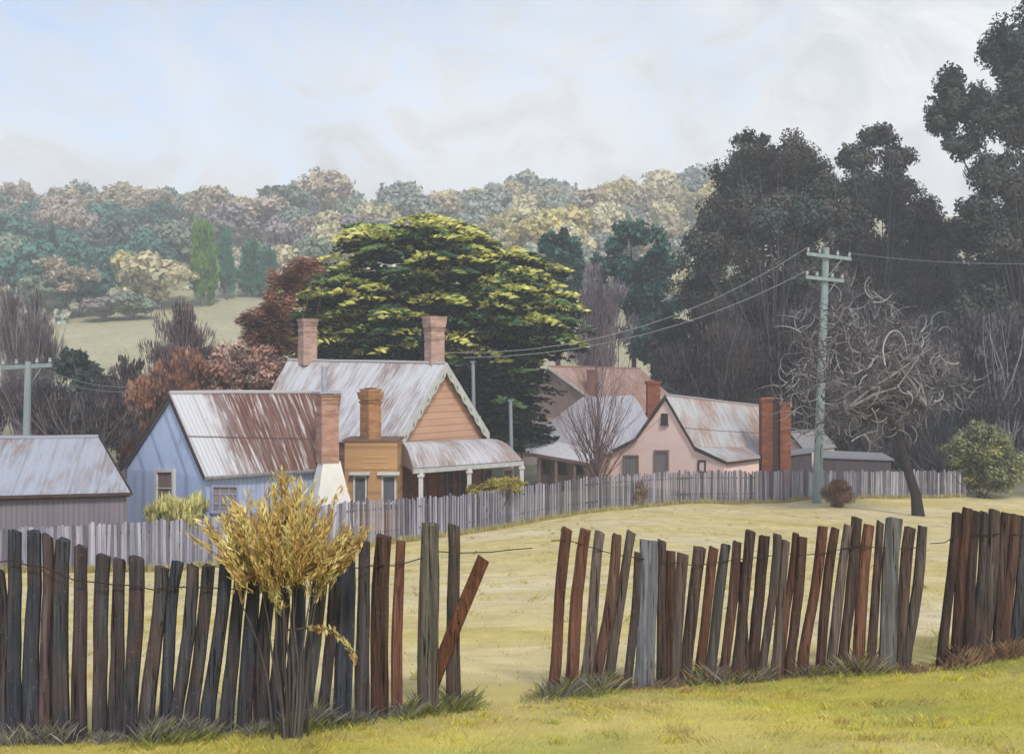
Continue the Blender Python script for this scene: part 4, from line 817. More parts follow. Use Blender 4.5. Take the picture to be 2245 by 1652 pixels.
for lb, bu, bl in (('dark wooded mass tree between the teal tree and the broad round dark tree', 1490, [(1480, 800, 70, 100), (1540, 870, 90, 80), (1450, 880, 50, 60)]), ('deep shade tree filling the space under the broad round dark tree', 1660, [(1640, 700, 110, 100), (1620, 800, 110, 110), (1720, 850, 110, 110), (1600, 900, 110, 70)]), ('deep shade tree filling the space behind the tall pole', 1830, [(1830, 660, 90, 90), (1800, 790, 100, 120), (1860, 890, 100, 110), (1790, 960, 100, 60)]), ('deep shade tree behind the leaning trunk of the gnarled tree', 1990, [(2030, 670, 110, 90), (1960, 800, 110, 120), (2030, 900, 110, 110), (1960, 980, 100, 60)]), ('deep shade tree behind the olive bush', 2150, [(2150, 640, 90, 100), (2120, 780, 110, 120), (2180, 900, 110, 110), (2120, 980, 100, 70)]), ('deep shade tree cut by the right edge of the view', 2290, [(2260, 660, 90, 110), (2270, 800, 110, 140), (2300, 930, 110, 110)])):
    thicket(lb, bu, 98, bl, 9000, UND+UNG, 'shade_tree', .9, .5, mode='puff', tw=12, sub=.4)

# ------------------------------------------------------------------ green middle-distance trees
TEAL = [srgb(66, 110, 98), srgb(54, 92, 84), srgb(84, 126, 112), srgb(46, 78, 72)]
def mtree(label, bu, D, blobs, n, pal, name='tree', cat='tree', ln=.6, wd=.34, mode='out', **kw):
    return tree(name, label, cat, on(bu, D), [pb(u, v, a, b, D, rd=min(a, b)*D/F*.8) for u, v, a, b in blobs], n, ln, wd, pal, mode, trunk=(.28, srgb(84, 76, 72)), **kw)
mtree('broad teal green tree left of the big round dark tree', 1390, 112, [(1390, 560, 78, 72), (1350, 620, 62, 70), (1430, 640, 65, 80), (1410, 720, 60, 70), (1380, 510, 40, 30)], 12000, TEAL)
mtree('small teal green tree close against the right shoulder of the cypress', 1225, 112, [(1225, 560, 42, 52), (1240, 620, 48, 60), (1205, 535, 24, 28)], 6000, TEAL)
thicket('hazy purple grey leafless tree rising behind the back pink house', 1310, 100, [(1310, 660, 62, 70), (1318, 720, 66, 80), (1300, 790, 60, 60)], 12000, [srgb(136, 124, 132), srgb(120, 110, 118), srgb(150, 138, 144)], 'bare_tree', .6, .06, tw=70, tcol=srgb(112, 102, 110))
thicket('russet brown conifer at the left side of the cypress', 600, 66.5, [(672, 590, 42, 34), (632, 628, 48, 46), (598, 682, 50, 52), (572, 735, 50, 42), (590, 790, 52, 46), (556, 700, 38, 24), (600, 740, 50, 54)], 17000, [srgb(204, 162, 142), srgb(188, 148, 130), srgb(214, 178, 158), srgb(158, 126, 114)], 'russet_conifer', .4, .15, mode='flat', tw=14, tcol=srgb(110, 84, 74))
RUS = [srgb(186, 144, 126), srgb(162, 128, 118), srgb(200, 164, 146), srgb(134, 114, 112), srgb(204, 176, 160)]
thicket('red brown shrub mass left of the big gable house roof', 540, 66, [(500, 820, 70, 62), (560, 810, 62, 62), (600, 850, 50, 50), (430, 850, 60, 55)], 15000, RUS, 'russet_shrub', .34, .16, 'bush', 'out')
thicket('rusty orange shrub spreading behind the blue cottage gable', 330, 64, [(370, 850, 72, 60), (320, 900, 60, 70), (290, 960, 48, 66), (400, 800, 60, 45)], 14000, [srgb(180, 130, 104), srgb(158, 116, 98), srgb(134, 106, 98), srgb(192, 146, 118)], 'russet_shrub', .36, .12, 'bush', 'up')
thicket('upright purple grey bare shrub above the rusty orange shrub', 400, 72, [(400, 730, 62, 74), (370, 780, 62, 60), (450, 790, 66, 58), (390, 820, 80, 50)], 9000, [srgb(118, 100, 106), srgb(134, 116, 120), srgb(98, 84, 92), srgb(146, 120, 118)], 'bare_shrub', .5, .05, 'bush', tw=110, tcol=srgb(128, 112, 116))
thicket('tall grey leafless poplar clump at the left edge', 60, 78, [(20, 720, 40, 110), (70, 740, 42, 100), (110, 780, 36, 80), (40, 850, 60, 70)], 9000, [srgb(138, 130, 134), srgb(122, 114, 120), srgb(150, 142, 142)], 'bare_poplar', .75, .05, tw=130, tcol=srgb(146, 136, 138))
thicket('dark green round bush beside the grey poplar clump', 190, 74, [(170, 800, 52, 48), (200, 850, 56, 48)], 6000, [srgb(80, 94, 88), srgb(66, 80, 78), srgb(94, 104, 94)], 'evergreen_bush', .45, .2, 'bush', 'out', tw=8)
thicket('small dark purple bush right of the dark green bush', 285, 74, [(285, 825, 42, 45), (270, 870, 55, 45)], 4500, [srgb(100, 92, 96), srgb(84, 80, 84), srgb(116, 104, 106)], 'dark_bush', .4, .09, 'bush', tw=20)
thicket('dim grey brown thicket filling the yard behind the left shed', 150, 62, [(30, 880, 80, 70), (120, 900, 80, 66), (210, 900, 70, 60), (270, 930, 50, 60), (180, 960, 110, 40), (-40, 900, 60, 70)], 17000, [srgb(94, 88, 94), srgb(110, 102, 104), srgb(78, 74, 82), srgb(124, 110, 104)], 'thicket_shrub', .36, .07, 'bush', tw=80, tcol=srgb(120, 112, 114))

# ------------------------------------------------------------------ near bare tree, gnarled tree, yard bushes
def bare_front():
    p, D = gp(1308, 1112); t = thing('bare_tree', 'slender leafless many stemmed tree in front of the grey fence, left of the pink cottage', 'tree', p); k = D/F
    mb = MB(); mb.cur = srgb(112, 98, 100); mb.tube([p-Vector((0, 0, .2)), p+Vector((.03, 0, .8)), p+Vector((0, 0, 1.7)), p+Vector((.1, 0, 4.4)), p+Vector((-.05, 0, 7.5)), p+Vector((.05, 0, 9.2))], [.18, .14, .1, .07, .035, .01], 7); obj('trunk', mb, BARK, t)
    mb = MB()
    for i in range(64):
        z = random.uniform(.5, 2.6); an = random.uniform(0, 6.283); ou = abs(random.gauss(0, 1))*.55+.15; d = Vector((math.cos(an)*ou, math.sin(an)*ou*.6, 1.1))
        jj = random.uniform(.7, 1.2); mb.cur = tuple(q*jj for q in srgb(126, 104, 104)); grow(mb, p+Vector((0, 0, z)), d, random.uniform(1.6, 3.4), .03, 2, .38, .25, .1, 3, .005, 5, 4, .55)
    for i in range(26):
        z = random.uniform(3.5, 7.5); an = random.uniform(0, 6.283); d = Vector((math.cos(an)*.5, math.sin(an)*.4, 1.2)); mb.cur = srgb(120, 108, 112); grow(mb, p+Vector((0.05, 0, z)), d, random.uniform(1.0, 1.9), .02, 2, .3, .3, .1, 3, .005, 4, 3, .6)
    obj('branches', mb, TWIG, t)
bare_front()
def gnarled():
    p, D = gp(2012, 1131); t = thing('gnarled_tree', 'gnarled leafless tree with leaning dark trunk and curling twigs right of the tall pole', 'tree', p)
    mb = MB(); mb.cur = srgb(58, 52, 52); q = [P(u, v, D) for u, v in ((2014, 1140), (2008, 1085), (1990, 1030), (1970, 960), (1955, 915))]; mb.tube(q, [.34, .25, .22, .2, .18], 10)
    f = q[-1]; br = []
    for u, v, dy in ((1905, 868, -.5), (1880, 930, .5), (1990, 870, .3), (2030, 890, -.6), (1935, 840, .2), (1850, 900, -1), (1960, 800, 0), (2050, 840, .8), (1830, 850, .7)):
        e = P(u, v, D+dy); m_ = f.lerp(e, .5)+Vector((0, 0, .25)); br.append(e); mb.tube([f, m_, e], [.16, .11, .07], 7)
    obj('trunk', mb, BARK, t); mb = MB()
    def curl(s, dr, ln, r, col):
        n = 9; pts = [s]; an = math.atan2(dr.z, dr.x); turn = random.choice((-1, 1))*random.uniform(.03, .27); dy = random.uniform(-.25, .25)
        for i in range(n): an += turn*(1+.3*random.random()); s = s+Vector((math.cos(an), dy, math.sin(an)))*ln/n; pts.append(s)
        mb.cur = col; mb.tube(pts, [r*(1-.85*i/n) for i in range(n+1)], 4, cap=False); return pts
    cols = [srgb(118, 112, 112), srgb(148, 142, 142), srgb(90, 84, 86), srgb(176, 176, 176), srgb(74, 68, 70), srgb(130, 130, 134)]
    def twist(p, d, ln, r, dep):
        n = 7; pts = [p]; rs = [r]; ax = Vector([random.gauss(0, 1) for _ in range(3)]).normalized(); k_ = random.uniform(.22, .62)*(1+.2*(4-dep))*random.choice((-1, 1))
        for i in range(n):
            d = (d+ax.cross(d)*k_+Vector([random.gauss(0, .12) for _ in range(3)])+Vector((0, 0, .02))).normalized(); p = p+d*ln/n; pts.append(p); rs.append(r*(1-.5*(i+1)/n))
        mb.cur = cols[random.choice(((4, 0), (2, 0, 4), (0, 5, 2), (0, 1, 5), (1, 3, 0, 1))[4-dep])]; mb.tube(pts, rs, 5 if dep > 1 else 4, cap=False)
        if dep == 0: return
        for k in range(3 if dep > 1 else 4):
            i = random.randint(3, n); q = Vector([random.gauss(0, 1) for _ in range(3)]); q.y *= .7; q = (pts[i]-Vector(hub)).normalized()*.45+q.normalized()*.9
            if pts[i].z < hub[2]-.3 and q.z < 0: q.z *= -.6
            twist(pts[i], (d*.5+q).normalized(), ln*random.uniform(.62, .92), rs[i]*.68, dep-1)
    hub = P(1925, 850, D)
    for e in br:
        for k in range(2 if e.x < hub.x+1 else 1): twist(e, ((e-hub).normalized()+Vector((random.gauss(0, .3), random.gauss(0, .3), .3))).normalized(), random.uniform(1.25, 1.8), .05, 4)
    for i in range(1000):
        r = random.random()**.6; a_ = random.uniform(0, 6.283); r *= 1+.14*math.sin(3*a_+1)+.08*math.sin(7*a_); u, v = 1903+198*r*math.cos(a_), 812+162*r*math.sin(a_)
        if v > 955 and abs(u-1960) < 50: continue
        curl(P(u, v, D+random.uniform(-2.4, 2.4)*(1-r*.6)), Vector((random.gauss(0, 1), 0, random.gauss(0, 1))), random.uniform(.5, 1.5), random.uniform(.014, .045), random.choice(cols+cols[:3]+[cols[4]]*2))
    for i in range(70):
        e = random.choice(br); a_ = random.uniform(0, 6.283); r = random.random()**.5; g_ = P(1915+180*r*math.cos(a_), 800+140*r*math.sin(a_), D+random.uniform(-2, 2)); m_ = e.lerp(g_, .5)+Vector((random.gauss(0, .3), 0, random.gauss(0, .25)))
        mb.cur = random.choice(cols[:3]); mb.tube([e, e.lerp(m_, .6)+Vector((0, 0, .15)), m_, m_.lerp(g_, .6)+Vector((.1, 0, .12)), g_], [.07, .06, .042, .03, .012], 5)
    for path, c_ in ((((1940, 800), (1936, 762), (1948, 732), (1966, 725), (1982, 742), (1990, 785)), cols[3]), (((1958, 912), (1966, 882), (1992, 870), (2018, 882), (2034, 908), (2046, 948)), cols[4])):
        q_ = [P(u, v, D-1.6) for u, v in path]; q_ = [q_[0]*2-q_[1]]+q_+[q_[-1]*2-q_[-2]]; o_ = []
        for i in range(1, len(q_)-2):
            for k in range(5):
                t_ = k/5; a, b, c, d = q_[i-1:i+3]; o_.append((b*2+(c-a)*t_+(a*2-b*5+c*4-d)*t_*t_+(b*3-a-c*3+d)*t_**3)*.5)
        mb.cur = c_; mb.tube(o_, [.045-.03*i/len(o_) for i in range(len(o_))], 6)
    obj('branches', mb, TWIG, t)
gnarled()
def bush(name, label, bu, bv, blobs, n, pal, ln, wd, mode, tw=10, D=None, tcol=srgb(96, 84, 70), cat='bush', **kw):
    if D is None: p, D = gp(bu, bv)
    thicket(label, bu, D, blobs, n, pal, name, ln, wd, cat, mode, tw, tcol, tr=.01, **kw)
bush('olive_bush', 'big round olive green bush at the right end of the grey fence', 2150, 1092, [(2150, 1000, 76, 72), (2110, 1000, 42, 52), (2200, 1020, 52, 62), (2160, 950, 42, 34), (2150, 1050, 70, 38)], 15000, [srgb(158, 160, 110), srgb(134, 140, 100), srgb(174, 174, 112), srgb(106, 112, 88), srgb(142, 146, 112)], .26, .11, 'out')
bush('dry_bush', 'round russet dry bush on the grass just right of the tall pole', 1840, 1112, [(1840, 1080, 36, 34)], 5200, [srgb(150, 120, 102), srgb(130, 104, 92), srgb(166, 138, 116)], .22, .035, 'up')
bush('dry_bush', 'small tan dry bush against the grey fence below the pink cottage', 1400, 1110, [(1398, 1082, 30, 28), (1390, 1070, 22, 20)], 4200, [srgb(158, 138, 118), srgb(136, 114, 100), srgb(176, 158, 132)], .2, .04, 'up')
bush('yellow_bush', 'sprawling yellow green shrub draped over the grey fence below the verandah', 1085, 1100, [(1090, 1068, 52, 18), (1045, 1078, 36, 14), (1120, 1058, 32, 13), (1085, 1092, 16, 22)], 4200, [srgb(186, 176, 92), srgb(168, 160, 88), srgb(200, 186, 100)], .2, .06, 'out', tw=4, D=48.3)
bush('yellow_bush', 'fresh yellow green shrub in front of the blue cottage gable window', 385, 1150, [(385, 1115, 52, 32), (345, 1122, 32, 24), (430, 1105, 30, 26), (380, 1140, 60, 22)], 3800, [srgb(208, 204, 140), srgb(190, 188, 124), srgb(220, 214, 150)], .3, .06, 'up', D=37.3, tcol=srgb(130, 124, 84))
# foreground wattle growing through the fence
def wattle():
    D = 7.55; base = on(632, D-.12); t = thing('wattle_bush', 'bushy golden yellow shrub growing through the near fence on bare grey stems', 'bush', base); mb = MB(); tips = []
    pal = [srgb(228, 208, 140), srgb(214, 186, 116), srgb(234, 220, 156), srgb(198, 168, 104), srgb(212, 198, 132), srgb(178, 148, 96)]
    for i in range(16):
        an = random.uniform(-1, 1); u, v = 618+an*88, random.uniform(1215, 1340)+abs(an)*15; e = P(u, v, D+random.uniform(-.2, .05)); s = base+Vector((an*.1+random.gauss(0, .03), random.gauss(0, .03), -.05)); m_ = s.lerp(e, .5)+Vector((random.gauss(0, .03)-an*.03, random.uniform(-.04, .02), 0)); tips.append(e)
        mb.cur = srgb(*random.choice(((84, 76, 74), (98, 90, 86), (70, 64, 62)))); mb.tube([s, s.lerp(m_, .5)+Vector((.008, -.01, 0)), m_, m_.lerp(e, .5)+Vector((random.gauss(0, .01), 0, 0)), e], [.010, .009, .007, .005, .003], 6)
    Vs = []; Cs = []
    for i in range(290):
        a_ = random.uniform(-.25, math.pi+.25); r = random.random()**.7*(1+.14*math.sin(5*a_+.6)+.1*math.sin(9*a_)); u = 622+128*r*math.cos(a_); v = 1250-128*r*math.sin(a_)
        if random.random() < .3: u, v = 618+max(-95, min(95, random.gauss(0, 62))), 1235+abs(random.gauss(0, 34))
        e = P(u, v, D-.1+random.uniform(-.3, .25)*(1.1-r)); s = min(tips, key=lambda q: (q-e).length); c0 = P(627, 1400, D)
        d = (e-c0); d.y *= .8; d = d.normalized()*.9+Vector((random.gauss(0, .22), random.gauss(0, .15), random.gauss(.05, .12))); ln_ = random.uniform(.12, .36); mb.cur = srgb(128, 104, 64)
        if (e-s).length > .01: m_ = s.lerp(e, .5)+Vector((0, 0, -.02)); mb.tube([s, m_, e, e+d*ln_*.8], [.007, .005, .0035, .0015], 4, cap=False)
        m = 44; f = RNG.uniform(-.15, 1, m)[:, None]; pos = np.array(e)+np.array(d)*ln_*f+RNG.normal(0, .013, (m, 3)); dd = np.array(d)*1.1+unit(m)*.55; g_ = pal[random.choices(range(6), (3, 4, 2, 3, 2, 2))[0]]
        Vs.append(leaves(pos, dd, unit(m), RNG.uniform(.03, .08, m), RNG.uniform(.007, .016, m))); Cs.append(np.array(g_)*(1+.12*RNG.normal(size=(m, 1))).clip(.6, 1.4))
    for (u0, v0, u1, v1) in ((700, 1378, 775, 1450),):
        s = P(632, 1380, D-.14); q = [s, P(680, 1375, D-.25), P(730, 1382, D-.3), P(760, 1410, D-.3), P(778, 1450, D-.3)]; mb.cur = srgb(84, 74, 60); mb.tube(q, [.008, .007, .006, .004, .002], 5)
        for k in range(16):
            f = k/15; i = min(3, int(1+f*3)); e = np.array(q[i].lerp(q[min(4, i+1)], (1+f*3)-i)); m = 7; Vs.append(leaves(e+RNG.normal(0, .008, (m, 3)), np.array([.5, -.2, -.7])+unit(m)*.5, unit(m), RNG.uniform(.03, .08, m), RNG.uniform(.01, .018, m))); Cs.append(np.tile(np.array(random.choice(pal[3:]))*.9, (m, 1)))
    obj('stems', mb, BARK, t); quads('foliage', np.concatenate(Vs), np.clip(np.concatenate(Cs), .01, .9), LEAF, t)
wattle()

# ------------------------------------------------------------------ wooded hill
def hill_mesh(kind, seed):
    global RNG; RNG = np.random.default_rng(seed)
    if kind == 'round': bl = [((RNG.uniform(-.5, .5), RNG.uniform(-.4, .4), RNG.uniform(.75, 1.25)), (RNG.uniform(.38, .6), RNG.uniform(.38, .6), RNG.uniform(.3, .5))) for _ in range(6)]+[((0, 0, .9), (.7, .6, .6))]; a = (2600, .17, .13, 'puff')
    elif kind == 'open': bl = [((RNG.uniform(-.6, .6), RNG.uniform(-.5, .5), RNG.uniform(.8, 1.5)), (RNG.uniform(.22, .4), .3, RNG.uniform(.15, .28))) for _ in range(9)]; a = (2200, .11, .07, 'out')
    elif kind == 'poplar': bl = [((0, 0, 1.35), (.3, .3, 1.3)), ((0, 0, 1.0), (.36, .36, .85)), ((0, 0, 2.2), (.17, .17, .5))]; a = (1900, .22, .1, 'up')
    elif kind == 'cone': bl = [((0, 0, .5+.3*i), (.5-.11*i, .5-.11*i, .26)) for i in range(5)]; a = (1200, .17, .1, 'flat')
    V, C = crown(bl, a[0], a[1], a[2], [(1, 1, 1), (.8, .82, .8), (1.1, 1.08, 1.0), (.66, .7, .68)], a[3], sub=.38, nsub=16, shell=(.4, 1), jit=.07); return V, np.clip(C, .2, 1.3)
HM = M('hill_foliage', .9, .05); oi = HM.n.new('ShaderNodeObjectInfo'); c_ = HM.mix(1.0, HM.attr(), oi.outputs['Color'], 'MULTIPLY')
tr = HM.n.new('ShaderNodeBsdfTranslucent'); HM.l.new(c_, tr.inputs[0]); ms = HM.n.new('ShaderNodeMixShader'); ms.inputs[0].default_value = .2; HM.color(c_)
HM.l.new(HM.b.outputs[0], ms.inputs[1]); HM.l.new(tr.outputs[0], ms.inputs[2]); HM.l.new(ms.outputs[0], HM.n['Material Output'].inputs[0])
MESH = {}
for kd in ('round', 'open', 'poplar', 'cone'):
    for s_ in range(3 if kd != 'round' else 5):
        V, C = hill_mesh(kd, 50+s_*7+len(kd)); o = quads('m', V, C, HM.m); MESH[kd, s_] = o.data; bpy.data.objects.remove(o)
        mb = MB(); mb.cur = srgb(112, 104, 100); mb.tube([(0, 0, -.15), (.02, 0, .45), (0, .02, .9)], [.07, .05, .03], 6)
        for q in ((.3, .1, 1.0), (-.28, -.1, 1.05), (.05, .2, 1.2)): mb.tube([(.02, 0, .45), (q[0]*.5, q[1]*.5, .75), q if kd != 'poplar' else (q[0]*.2, q[1]*.2, q[2])], [.04, .03, .012], 5)
        o = obj('m', mb, BARK); MESH[kd, s_, 't'] = o.data; bpy.data.objects.remove(o)
RNG = np.random.default_rng(99)
ORD = ['first', 'second', 'third', 'fourth', 'fifth', 'sixth', 'seventh', 'eighth', 'ninth', 'tenth', 'eleventh', 'twelfth', 'thirteenth', 'fourteenth', 'fifteenth', 'sixteenth', 'seventeenth', 'eighteenth', 'nineteenth', 'twentieth']
HC = {'teal green': (88, 132, 116), 'sage green': (140, 156, 138), 'mauve grey': (156, 152, 152), 'dusty pink': (184, 174, 158), 'pale straw': (204, 200, 166), 'ochre yellow': (208, 200, 140), 'pale grey green': (158, 168, 156), 'dark slate green': (108, 120, 112), 'buff': (186, 178, 150)}
pend = []
def hill_tree(kind, u, D, h, w, cname, band, name=None, label=None, hn=None):
    pend.append([kind, u, D, h, w, cname, band, name, label])
def field(u, v): return (150 < u < 640 and 655+max(0, (420-u))*.22 < v < 850) 
rows = ((345, 74, 15, 'skyline', 'along the hill skyline'), (318, 70, 13.5, 'skyline', 0), (290, 70, 12, 'upper', 0), (262, 74, 11, 'upper', 0), (238, 76, 10.5, 'lower', 0), (214, 80, 10, 'lower', 0), (192, 84, 9, 'foot', 0))
for ri, (D, sp_, hh, band, _) in enumerate(rows):
    u = -60+ri*23
    while u < 1640:
        uu = u+random.uniform(-18, 18); b_ = on(uu, D); vb = HV-(b_.z-ZC)/D*F; u += sp_*random.uniform(.75, 1.2)
        if 150 < uu < 600 and vb > 648: continue
        if 420 < uu < 610 and vb > 585: continue
        if (760 < uu < 1150 and vb > 598) or (uu > 1520 and vb > 515) or (1180 < uu < 1460 and vb > 640): continue
        if uu < 420: cs = ['teal green', 'sage green', 'teal green', 'teal green', 'sage green', 'dark slate green', 'teal green', 'dusty pink'] if vb > 530 else ['dusty pink', 'mauve grey', 'sage green', 'buff', 'pale grey green', 'sage green', 'pale grey green']
        elif uu < 820: cs = ['mauve grey', 'pale grey green', 'buff', 'dusty pink', 'sage green', 'pale straw'] if vb < 560 else ['mauve grey', 'sage green', 'pale straw', 'dusty pink']
        else: cs = ['pale straw', 'ochre yellow', 'pale grey green', 'buff', 'pale grey green'] if vb > 480 else ['pale grey green', 'sage green', 'buff', 'pale straw', 'pale grey green']
        kd = random.choices(('round', 'open', 'cone'), (8, 2, .6))[0]; s_ = random.uniform(.75, 1.25)
        hill_tree(kd, uu, D*random.uniform(.97, 1.03), hh*s_*.62, hh*s_*.62*random.uniform(.85, 1.25), random.choice(cs), band)
for u, D, vt, wpx, c_n, lb in ((445, 206, 486, 60, 'p1', 'tall bright green poplar, leftmost of the poplars on the pale slope'), (497, 212, 500, 38, 'p2', 'slim blue green poplar just right of the tall bright green poplar'), (548, 214, 530, 60, 'p3', 'broad teal poplar third from the left on the pale slope'), (588, 212, 545, 44, 'p2', 'narrow teal poplar next to the russet conifer')):
    b_ = on(u, D); h_ = (ZC-(vt-HV)/F*D)-b_.z; pend.append(['poplar', u, D, h_/2.65, wpx/F*D/.68, c_n, None, 'poplar_tree', lb])
for u, D, vt, wpx, lb in ((246, 340, 418, 20, 'small spire tree standing up from the skyline on the left'), (283, 340, 424, 18, 'second small spire tree on the skyline, right of the first')):
    b_ = on(u, D); h_ = (ZC-(vt-HV)/F*D)-b_.z; pend.append(['poplar', u, D, h_/2.65, wpx/F*D/.6, 'mauve grey' if u > 260 else 'pale grey green', None, 'spire_tree', lb])
pend.append(['round', 345, 204, 6.6, 8.6, 'pale straw', None, 'pale_tree', 'big pale yellow round tree at the left edge of the poplars'])
pend.append(['round', 296, 214, 5.6, 6.8, 'ochre yellow', None, 'pale_tree', 'pale yellow tree half hidden left of the big pale yellow round tree'])
pend.append(['round', 178, 197, 5.4, 7.4, 'teal green', None, 'round_tree', 'rounded teal tree at the bottom of the wooded slope on the left']); pend.append(['round', 110, 194, 5.5, 7, 'sage green', None, 'round_tree', 'grey green tree left of the rounded teal tree at the foot of the slope'])
pend.append(['round', 232, 190, 2.8, 5.4, 'mauve grey', None, 'round_tree', 'low mauve tree at the top left corner of the pale field']); pend.append(['round', 292, 192, 2.8, 4.6, 'sage green', None, 'round_tree', 'small sage tree beside the low mauve tree above the pale field'])
HC.update(p1=(110, 154, 66), p2=(70, 124, 104), p3=(84, 138, 112))
BN = {'skyline': 'on the skyline', 'upper': 'on the upper hillside', 'lower': 'on the lower hillside', 'foot': 'at the hill foot'}
KN = {'round': 'rounded', 'open': 'open crowned', 'cone': 'conical'}; cnt = {}
for q in sorted([q for q in pend if q[8] is None], key=lambda q: q[1]):
    k = (q[0], q[5], q[6]); cnt[k] = cnt.get(k, 0)+1; q[8] = '%s from left of the %s %s trees %s' % (ORD[cnt[k]-1], q[5], KN[q[0]], BN[q[6]]); q[7] = {'round': 'round_tree', 'open': 'open_tree', 'cone': 'conifer_tree'}[q[0]]
for i, (kd, u, D, h_, w_, cn, band, nm, lb) in enumerate(pend):
    b_ = on(u, D); t = bpy.data.objects.new(nm, None); S.collection.objects.link(t); t.location = b_; t.scale = (w_, w_, h_); t.rotation_euler.z = random.uniform(0, 6.28); s_ = random.randrange(5 if kd == 'round' else 3)
    tag(t, lb, 'tree', 'trees on the wooded hill', None); c = bpy.data.objects.new('crown', MESH[kd, s_]); S.collection.objects.link(c); c.parent = t
    r = srgb(*HC[cn]); j = random.uniform(.88, 1.12); j *= 1.32; c.color = (r[0]*j*1.05, r[1]*j, r[2]*j*random.uniform(.94, 1.04), 1)
    c = bpy.data.objects.new('trunk', MESH[kd, s_, 't']); S.collection.objects.link(c); c.parent = t
# low scrub that carpets the hill between the trees
V = []; C = []
m = 42000; D_ = RNG.uniform(186, 400, m); u_ = RNG.uniform(-120, 1700, m); x = (u_-HU)/F*D_; z = gz(x, D_); vb = HV-(z-ZC)/D_*F
keep = ~((u_ > 150) & (u_ < 610) & (vb > 640)) ; x, D_, z, u_, vb = x[keep], D_[keep], z[keep], u_[keep], vb[keep]; m = len(x)
ch = 1.3*np.array([srgb(*HC[k]) for k in ('sage green', 'mauve grey', 'dusty pink', 'pale grey green', 'pale straw', 'buff')]); ix = ((vn(x, D_, .12)+1)*2.2+RNG.uniform(0, 1.6, m)).astype(int).clip(0, 5)
pos = np.stack([x, D_, z+RNG.uniform(.1, 2.2, m)], 1); V = leaves(pos, unit(m), unit(m)+np.array([0, -.4, .6]), RNG.uniform(.8, 1.8, m), RNG.uniform(.6, 1.2, m))
tag(quads('hillside_scrub', V, ch[ix]*(1+.12*RNG.normal(size=(m, 1))).clip(.6, 1.4), FARLEAF), 'low pastel scrub carpeting the wooded hill between its trees', 'scrub', kind='stuff')

# ------------------------------------------------------------------ grass
def blades(x, y, h, w, lean, col, segs=2):
    m = len(x); z = gz(x, y); b = np.stack([x, y, z-.01], 1); an = RNG.uniform(0, 2*np.pi, m); s = np.stack([np.cos(an), np.sin(an), 0*an], 1)*w[:, None]/2
    tip = b+np.stack([lean[0]+RNG.normal(0, .35, m)*h, RNG.normal(0, .3, m)*h, h], 1); mid = b*.5+tip*.5+np.array([0, 0, 1])*h[:, None]*.12
    return np.stack([b-s, b+s, mid+s*.7, tip], 1).reshape(-1, 3), col
def gl(name, label, m, yr, hr, wr, colf, kind='stuff', cat='grass', dens=None):
    y = RNG.uniform(0, 1, m)**.8*(yr[1]-yr[0])+yr[0]; x = RNG.uniform(-.52, .52, m)*(y+1.2)
    if dens is not None: k = RNG.uniform(0, 1, m) < dens(x, y); x, y = x[k], y[k]
    m = len(x); V, C = blades(x, y, RNG.uniform(*hr, m), RNG.uniform(*wr, m), (0,), colf(x, y)*(1+.22*RNG.normal(size=(m, 1))).clip(.5, 1.6))
    tag(quads(name, V, np.clip(C, .01, .9), GRASS), label, cat, kind=kind)
gl('short_grass', 'short yellow green turf in the foreground before the near fence', 90000, (5.2, 10.8), (.01, .035), (.003, .007), lambda x, y: gcol(x, y)*1.18, dens=lambda x, y: np.clip((np.interp(x, fx, fy)-y)*4+.6, 0.02, 1))
gl('dry_grass', 'short straw coloured grass covering the sloping paddock', 50000, (7.5, 62), (.02, .05), (.008, .02), lambda x, y: gcol(x, y)*1.12, dens=lambda x, y: np.clip(y-np.interp(x, fx, fy), 0, 1)*np.clip((np.interp(x, mfx, mfy)-.3-y), 0, 1))
def tuft_line(name, label, u0, u1, m, hr, cols, spread, off=0, wr=(.002, .005), clump=9):
    us = RNG.uniform(u0, u1, m//clump); k = RNG.integers(0, len(us), m); u = us[k]; D = np.interp(u, [q[0] for q in near], [q[2] for q in near])+off+(RNG.normal(0, spread, len(us)))[k]
    x = (u-HU)/F*D+RNG.normal(0, .035, m); y = D+RNG.normal(0, .03, m); h_ = RNG.uniform(*hr, m)*(.25+1.1*RNG.uniform(0, 1, len(us))[k]**1.5)*(.75+.35*np.sin(u*.021)+.2*np.sin(u*.057+1)); C = np.array(cols)[RNG.integers(0, len(cols), m)]
    V, C = blades(x, y, h_, RNG.uniform(*wr, m), ((RNG.normal(.08, .4, len(us)))[k]*h_,), C*(1+.2*RNG.normal(size=(m, 1))).clip(.5, 1.5)); tag(quads(name, V, np.clip(C, .01, .9), GRASS), label, 'grass', kind='stuff')
GG = [srgb(140, 136, 132), srgb(120, 116, 116), srgb(156, 150, 140), srgb(128, 124, 108)]; BG = [srgb(150, 118, 98), srgb(128, 104, 92), srgb(170, 144, 112), srgb(140, 124, 92)]; GN = [srgb(132, 138, 74), srgb(118, 126, 76), srgb(150, 148, 84)]
tuft_line('grey_grass', 'long grey dead grass at the foot of the left foreground fence', -120, 900, 22000, (.04, .13), GG+GG+GN[:1], .07, -.06)
tuft_line('green_weeds', 'green weeds along the left foreground fence line', 250, 1080, 7000, (.03, .09), GN, .1, -.2)
tuft_line('post_weeds', 'dark olive weeds round the last posts before the gap', 820, 1030, 2600, (.04, .13), GG+GN+GN, .08, -.02)
tuft_line('gap_weeds', 'grey green weed clump at the start of the right fence', 1150, 1330, 3600, (.04, .14), GG+GN, .12, -.12)
tuft_line('brown_grass', 'brown dry grass along the foot of the leaning right fence', 1250, 1980, 20000, (.05, .15), BG+GG+GN, .07, -.05)
